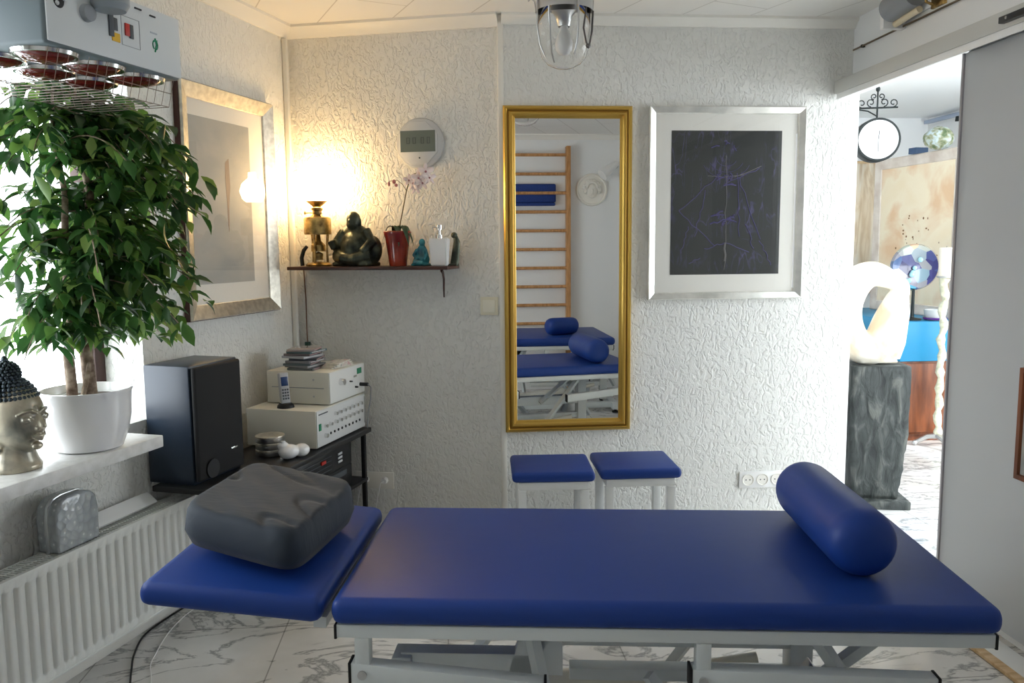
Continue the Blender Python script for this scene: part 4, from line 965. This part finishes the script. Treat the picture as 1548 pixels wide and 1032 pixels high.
# ------------------------------------------------------------------ side room objects
t=thing('station_clock','round double sided station clock on a scrolled black iron bracket beyond the doorway','clock',(2.485,4.62,1.98),R(-14))
iron=mat('wrought_iron',(.015,.02,.02),.5,.3); M['iron']=iron
g=G(); g.lathe([(.108,-.052),(.118,-.052),(.122,-.044),(.122,.044),(.118,.052),(.108,.052)],(0,0,0),48,mtx=rx(PI/2),open_=True); g.obj('case','iron',t)
for s in (-1,1):
    g=G(); g.lathe([(0,0),(.110,0),(.110,.002),(0,.002)],(0,s*.048,0),40,mtx=rx(PI/2)); f=g.obj('clock_face','white',t)
    g=G(); g.tube([(0,s*.051,0),(0,s*.051,-.07)],.0016,4); g.tube([(0,s*.051,0),(.005,s*.051,.05)],.002,4); g.obj('clock_hands','dgrey',f)
g=G(); g.tube([(0,0,.12),(0,0,.27)],.005,8); g.ball((0,0,.285),(.012,.012,.016),10,8); g.tube([(-.26,0,.182),(.11,0,.182)],.005,8)
def scroll(cx,cz,r,s):
    P=[(cx+s*r*(1-.06*k)*math.cos(R(-90+k*36)),0,cz+r*(1-.06*k)*math.sin(R(-90+k*36))) for k in range(12)]; g.tube(P,.0032,6)
scroll(.035,.212,.024,1); scroll(-.035,.212,.024,-1); scroll(.085,.208,.024,1); scroll(-.085,.208,.024,-1); scroll(.02,.245,.018,1); scroll(-.02,.245,.018,-1)
g.tube([(0,0,.135),(-.05,0,.165),(-.12,0,.178),(-.25,0,.18)],.004,6); g.box(-.36,-.26,-.012,.012,.12,.22,.002); g.obj('iron_bracket','iron',t)
# tapestry at the far wall
m=noisy(mat('raw_linen',(.8,.62,.42),.8),[(.70,.54,.36),(.86,.72,.54),(.9,.80,.66)],5,5,1.2,(3,1,.5))
t=thing('wall_hanging','beige and sand coloured hanging textile on the far wall beyond the doorway','wall hanging',(3.62,7.19,.95),0)
g=G(); 
bm=g.bm; N=24; R0=[]
for i in range(N+1):
    x=-.40+.8*i/N; yv=-.03-.012*math.sin(i*1.9); R0.append((bm.verts.new((x,yv,0)),bm.verts.new((x,yv,1.15)),bm.verts.new((x,yv+.01,1.15)),bm.verts.new((x,yv+.01,0))))
for a,b in zip(R0,R0[1:]):
    for k in range(4): bm.faces.new((a[k],b[k],b[(k+1)%4],a[(k+1)%4]))
g.obj('cloth',m,t,ang=60); g=G(); g.tube([(-.45,-.025,1.16),(.45,-.025,1.16)],.012,10); g.obj('hanging_rod','pine',t)
# cabinet
t=thing('cabinet','cherry wood cabinet with turquoise upper band in the room beyond the doorway','cabinet',(3.75,5.45,0),0)
tq=mat('turquoise_lacquer',(.015,.24,.46),.4)
g=G(); g.box(-.56,.55,.02,1.25,.05,.575,.004); g.box(-.54,.53,.05,1.22,0,.05); g.obj('body','wood_red',t)
g=G(); g.box(-.58,.57,0,1.27,.5755,.855,.006); g.obj('turquoise_top',tq,t)
g=G(); g.box(-.53,-.02,.003,.02,.07,.56,.003); dd=g.obj('door','wood_red',t); g=G(); g.ball((-.06,-.006,.33),.012,10,8); g.obj('door_knob','brass',dd)
g=G(); g.box(.0,.52,.003,.02,.07,.56,.003); dd=g.obj('door','wood_red',t); g=G(); g.ball((.04,-.006,.33),.012,10,8); g.obj('door_knob','brass',dd)
# big frame on cabinet
t=thing('framed_picture','large pale framed beige picture standing on the turquoise topped cabinet','picture',(3.60,6.06,.8565),R(-90)+R(4.5))
g=framebox(G(),1.02,1.205,[(0,-.02),(0,.025),(.008,.03),(.075,.02),(.08,.012),(.08,-.02)]); g.obj('frame',noisy(mat('limed_frame',(.55,.45,.38),.5),[(.60,.50,.42),(.78,.70,.62)],8),t,ang=25)
m=noisy(mat('sand_painting',(.85,.66,.42),.8),[(.88,.74,.52),(.90,.78,.58),(.80,.55,.34)],3,4,.5)
g=G(); g.box(-.435,.435,-.012,.018,.07,1.135); a=g.obj('artwork',m,t)
g=G(); rnd=random.Random(5)
for k in range(70):
    u=rnd.gauss(.02,.13); v=rnd.gauss(.45,.12); g.ball((u,-.0125,v),(rnd.uniform(.004,.012),.002,rnd.uniform(.003,.010)),6,4)
g.obj('paint_flecks',mat('umber_flecks',(.25,.12,.04),.7),a)
# stone and small box on frame top
t=G(); bmesh.ops.create_icosphere(t.bm,subdivisions=3,radius=.1)
for v in t.bm.verts:
    n=noise.noise(v.co*14)*.022; v.co=v.co*(1+n*6); v.co.z*=.82; v.co.x*=1.05
mn=min(v.co.z for v in t.bm.verts)
for v in t.bm.verts: v.co.z-=mn; 
m=noisy(mat('mossy_crystal',(.5,.55,.45),.25),[(.10,.15,.07),(.33,.34,.22),(.50,.60,.64)],22,4,.6,bs=.8,bd=.02)
o=t.obj('crystal_stone',m,None,loc=(3.592,5.80,2.0620),ang=20); tag(o,'rough greenish white crystal stone on top of the large pale frame','stone')
t=G(); t.box(-.055,.055,-.04,.04,0,.045,.003); o=t.obj('box',mat('dark_blue_box',(.04,.08,.16),.5),None,loc=(3.595,6.06,2.0620),rz=R(10)); tag(o,'small dark blue box beside the crystal stone on the large frame','box')
# glass disc on stand
t=thing('glass_disc','round multicoloured glass disc sculpture on a stem, behind the cream sculpture','glass sculpture',(3.31,5.56,.8555),R(-14))
m=mat('millefiori_glass',(.2,.2,.4),.1,coat=1); v=coords(m); vo=nd(m,'ShaderNodeTexVoronoi'); vo.inputs['Scale'].default_value=13; lk(m,v,vo.inputs['Vector'])
sp_=nd(m,'ShaderNodeSeparateColor'); lk(m,vo.outputs['Color'],sp_.inputs[0]); c=ramp(m,sp_.outputs[0],[(0,(.02,.02,.09)),(.3,(.05,.05,.18)),(.5,(.02,.25,.40)),(.65,(.65,.42,.28)),(.8,(.10,.06,.16)),(1,(.45,.50,.42))]); lk(m,c,pb(m).inputs['Base Color'])
g=G(); g.lathe([(0,-.012),(.11,-.018),(.150,-.022),(.162,0),(.150,.022),(.11,.012),(0,.008)],(0,0,.375),48,mtx=rx(PI/2)); g.obj('disc',m,t,ang=60)
g=G(); g.lathe([(0,0),(.06,0),(.06,.012),(.012,.02),(.010,.22),(0,.22)],seg=24); g.obj('stem','iron',t)
g=G(); 
for k in range(9): a=rnd.uniform(0,PI); g.ball((.05*math.cos(a),-.025,.375+.08*math.sin(a*1.7)-.03),rnd.uniform(.012,.024),8,6)
g.obj('glass_beads',mat('aqua_beads',(.35,.65,.72),.1,coat=1),t)
t=thing('glass_dish','low glass dish with purple rim on the turquoise cabinet top','dish',(3.455,5.52,.8555),0)
g=G(); g.lathe([(0,0),(.05,0),(.07,.04),(.075,.075),(.070,.075),(.062,.04),(.045,.008),(0,.008)],seg=32); g.obj('bowl',mat('milky_glass',(.6,.62,.62),.1),t); g=G(); g.lathe([(.066,.004),(.078,.010),(.078,.022),(.062,.020)],seg=32); g.obj('purple_rim',mat('purple_glass',(.10,.03,.22),.2),t)
t=thing('table_lamp','white shaded table lamp on the turquoise cabinet behind the candle','lamp',(3.86,5.95,.8555),0)
g=G(); g.lathe([(0,0),(.07,0),(.07,.015),(.015,.03),(.015,.16),(0,.16)],seg=24); g.obj('lamp_base','pine',t); g=G(); g.lathe([(.14,.11),(.12,.34),(.117,.34),(.137,.11)],seg=32,open_=True); g.obj('lamp_shade','white',t,ang=60)
# candle stand
t=thing('candle_stand','tall knobbly cream post candle stand with thick white candle beyond the doorway','candle stand',(3.375,5.30,0),0)
g=G(); P=[];Q=[]
for k in range(30): P.append((.008*math.sin(k*1.3),.006*math.cos(k*1.1),.07+k*.0375)); Q.append(.024+.007*math.sin(k*2.2)+(.006 if k>27 else 0))
g.tube(P,Q,12); g.obj('post',noisy(mat('crusted_ivory',(.72,.70,.52),.8),[(.50,.50,.36),(.80,.78,.62)],30,bs=.8,bd=.01),t,ang=80)
for k in range(3):
    a=R(30+120*k); q=G(); q.tube([(0,0,.08),(.06*math.cos(a),.06*math.sin(a),.07),(.13*math.cos(a),.13*math.sin(a),.025)],[.022,.018,.014],8); q.ball((.135*math.cos(a),.135*math.sin(a),.02),.019,10,8); q.obj('foot','steel',t)
g=G(); g.lathe([(0,1.16),(.05,1.163),(.055,1.175),(0,1.175)],seg=24); g.obj('drip_tray','steel',t)
g=G(); g.lathe([(0,1.1755),(.043,1.1755),(.043,1.362),(.038,1.366),(0,1.360)],seg=32); c=g.obj('candle',mat('ivory_wax',(.85,.78,.66),.5),t); g=G(); g.tube([(0,0,1.36),(.001,0,1.375)],.0015,5); g.obj('wick','black',c)
# lamp rail with pendants
t=thing('spotlight_rail','blue grey lamp rail with small hanging spots along the far room ceiling','rail',(4.30,5.3,2.44),0)
g=G(); g.box(-.02,.02,0,1.85,0,.03,.003); g.obj('rail_bar',mat('blue_grey_metal',(.35,.42,.55),.4),t)
for y,l in ((.35,.05),(.85,.04),(1.4,.04)):
    g=G(); g.tube([(0,y,0),(0,y,-l)],[.012,.016],10); g.obj('spot','iron',t)
g=G(); g.box(-.006,.006,.84,.852,.03,.0595); g.box(-.006,.006,.2,.212,.03,.0595); g.obj('rail_hanger','steel',t)
# wall shelf with basket left of clock
t=thing('wall_shelf','small grey shelf high on the wall beyond the station clock','shelf',(3.18,7.19,2.33),0)
g=G(); g.box(-.35,.30,-.22,0,-.03,0,.003); g.obj('shelf_board','grey',t)
t=thing('basket','round woven straw basket on the small shelf behind the station clock','basket',(3.05,7.06,2.3305),0)
g=G(); g.lathe([(0,0),(.08,0),(.092,.06),(.095,.12),(.088,.12),(.082,.01),(0,.01)],seg=32); g.obj('basket_body','pine',t); g=G(); g.lathe([(.090,.116),(.099,.119),(.099,.13),(.090,.132)],seg=32,open_=True); g.obj('rim','brass',t)

# ------------------------------------------------------------------ rear wall things (seen in the mirror)
t=thing('wall_bars','beech wood gymnastic wall bars on the rear wall, reflected in the mirror','wall bars',(.78,YR+.001,0),PI)
for x in (-.437,.40):
    g=G(); g.box(x-.02,x+.02,-.09,-.0,.0,2.335,.003); g.obj('upright','beech',t)
for k in range(12):
    z=.30+k*.1775
    if z>2.32: break
    g=G(); g.tube([(-.417,-.07,z),(.38,-.07,z)],.015,10); g.obj('rung','beech',t)
t=thing('folded_mat','rolled dark blue exercise mat pushed between two rungs of the wall bars','mat',(.82,YR+.001,1.83),PI)
g=G(); g.box(-.28,.28,-.056,-.012,-.02,.155,.016,4); g.obj('mat_fold','towel',t,ang=60); g=G(); g.box(-.275,.285,-.0545,-.0135,-.052,-.021,.013,4); g.obj('mat_edge','towel',t,ang=60)
t=thing('wall_plaque','round white plaster relief plaque on the rear wall, reflected in the mirror','plaque',(1.452,YR+.001,1.93),PI)
pm=mat('plaster',(.82,.79,.72),.7)
g=G(); g.lathe([(0,0),(.150,0),(.155,.008),(.150,.022),(.138,.026),(.130,.016),(0,.014)],seg=48,mtx=rx(PI/2)); g.obj('disc',pm,t)
g=G(); g.ball((0,-.022,-.01),(.055,.03,.07)); g.ball((0,-.052,-.015),(.010,.012,.022),10,8); g.ball((0,-.046,-.045),(.018,.008,.007),10,8)
for k in range(22):
    a=R(-30+240*k/21); g.ball((.072*math.cos(a)+.01*math.sin(k*5),-.028,.012+.072*math.sin(a)),(.018,.014,.018),8,6)
for k in range(14):
    a=R(0+180*k/13); g.ball((.05*math.cos(a),-.038,.02+.05*math.sin(a)),(.014,.012,.014),8,6)
g.obj('relief_face',pm,t,ang=80)
t=thing('wall_lamp','white cone shaped wall lamp near the plaque on the rear wall','lamp',(1.68,YR+.001,2.16),PI)
g=G(); g.lathe([(0,0),(.03,0),(.03,.02),(0,.022)],seg=20,mtx=rx(PI/2)); g.tube([(0,-.02,0),(0,-.07,0)],.008,8); g.obj('wall_mount','steel',t)
g=G(); g.tube([(-.0,-.075,.015),(.06,-.10,-.03),(.15,-.13,-.10)],[.028,.04,.056],20); g.obj('shade','white',t,ang=60)

# ------------------------------------------------------------------ floor cables
g=G(); P=[PL(2.95,.14,.004),PL(2.80,.080,.004),PL(2.67,.062,.004),PL(2.531,.056,.004),PL(2.397,.070,.004),PL(2.265,.137,.004),PL(2.168,.208,.004),PL(2.05,.29,.004),PL(1.85,.36,.004)]
def smooth(P,n=8):
    out=[]
    for i in range(len(P)-1):
        a,b,c,d=P[max(i-1,0)],P[i],P[i+1],P[min(i+2,len(P)-1)]
        for k in range(n):
            f=k/n; out.append(.5*((2*b)+(-a+c)*f+(2*a-5*b+4*c-d)*f*f+(-a+3*b-3*c+d)*f**3))
    return out+[P[-1]]
g.tube(smooth(P),.0035,6); o=g.obj('power_cable','black'); tag(o,'thin black cable lying on the marble floor along the radiator','cable')
g=G(); P=[PL(2.90,.20,.0025),PL(2.72,.115,.0025),PL(2.604,.105,.0025),PL(2.494,.125,.0025),PL(2.40,.155,.0025),PL(2.30,.20,.0025),PL(2.229,.235,.0025),PL(2.14,.31,.0025),PL(2.0,.42,.0025)]
g.tube(smooth(P),.002,6); o=g.obj('thin_wire','white'); tag(o,'thin pale wire curling on the floor next to the black cable','wire')

# ------------------------------------------------------------------ world, light, camera
w=bpy.data.worlds.new('sky'); sc.world=w; w.use_nodes=True; b=w.node_tree.nodes['Background']; b.inputs[0].default_value=(.89,.955,1.0,1); b.inputs[1].default_value=8.6
def portal(loc,dirv,sx,sy):
    l=bpy.data.lights.new('sky_portal','AREA'); l.shape='RECTANGLE'; l.size=sx; l.size_y=sy; l.cycles.is_portal=True
    o=bpy.data.objects.new('sky_portal',l); C.objects.link(o); o.location=loc; o.rotation_euler=Vector(dirv).to_track_quat('-Z','Z').to_euler(); return o
portal(PL((WS0+WS1)/2,-.32,(WZ0+WZ1)/2),nL,WZ1-WZ0,WS1-WS0)
portal((5.3,2.75,1.25),(-1,0,0),2.5,4.5)
portal((3.65,.40,1.25),(0,1,0),3.2,2.5)
s=bpy.data.lights.new('sun','SUN'); s.energy=3.2; s.angle=R(2); s.color=(1,.96,.9); so=bpy.data.objects.new('sun',s); C.objects.link(so)
so.rotation_euler=Vector((-.55,.62,-.62)).to_track_quat('-Z','Z').to_euler()

cam=bpy.data.cameras.new('camera'); co=bpy.data.objects.new('camera',cam); C.objects.link(co); sc.camera=co
f_px=1248.4; cam.sensor_width=36; cam.lens=f_px/1548*36; cam.clip_start=.02
p=.11498; r=-.0087427; gy=R(4.82)
fw=Vector((math.sin(gy)*math.cos(p),math.cos(gy)*math.cos(p),-math.sin(p))); X=Vector((math.cos(gy),-math.sin(gy),0)); U=X.cross(fw)
x2=X*math.cos(r)+U*math.sin(r); u2=-X*math.sin(r)+U*math.cos(r)
mm=Matrix((x2,u2,-fw)).transposed().to_4x4(); mm.translation=(0,0,1.4); co.matrix_world=mm
sc.view_settings.view_transform='Standard'; sc.view_settings.look='None'; sc.view_settings.gamma=1; sc.view_settings.use_curve_mapping=False
sc.view_settings.exposure=0.0
sc.cycles.use_denoising=True; sc.cycles.max_bounces=10; sc.cycles.diffuse_bounces=6; sc.cycles.glossy_bounces=6; sc.cycles.transparent_max_bounces=12; sc.cycles.sample_clamp_indirect=8
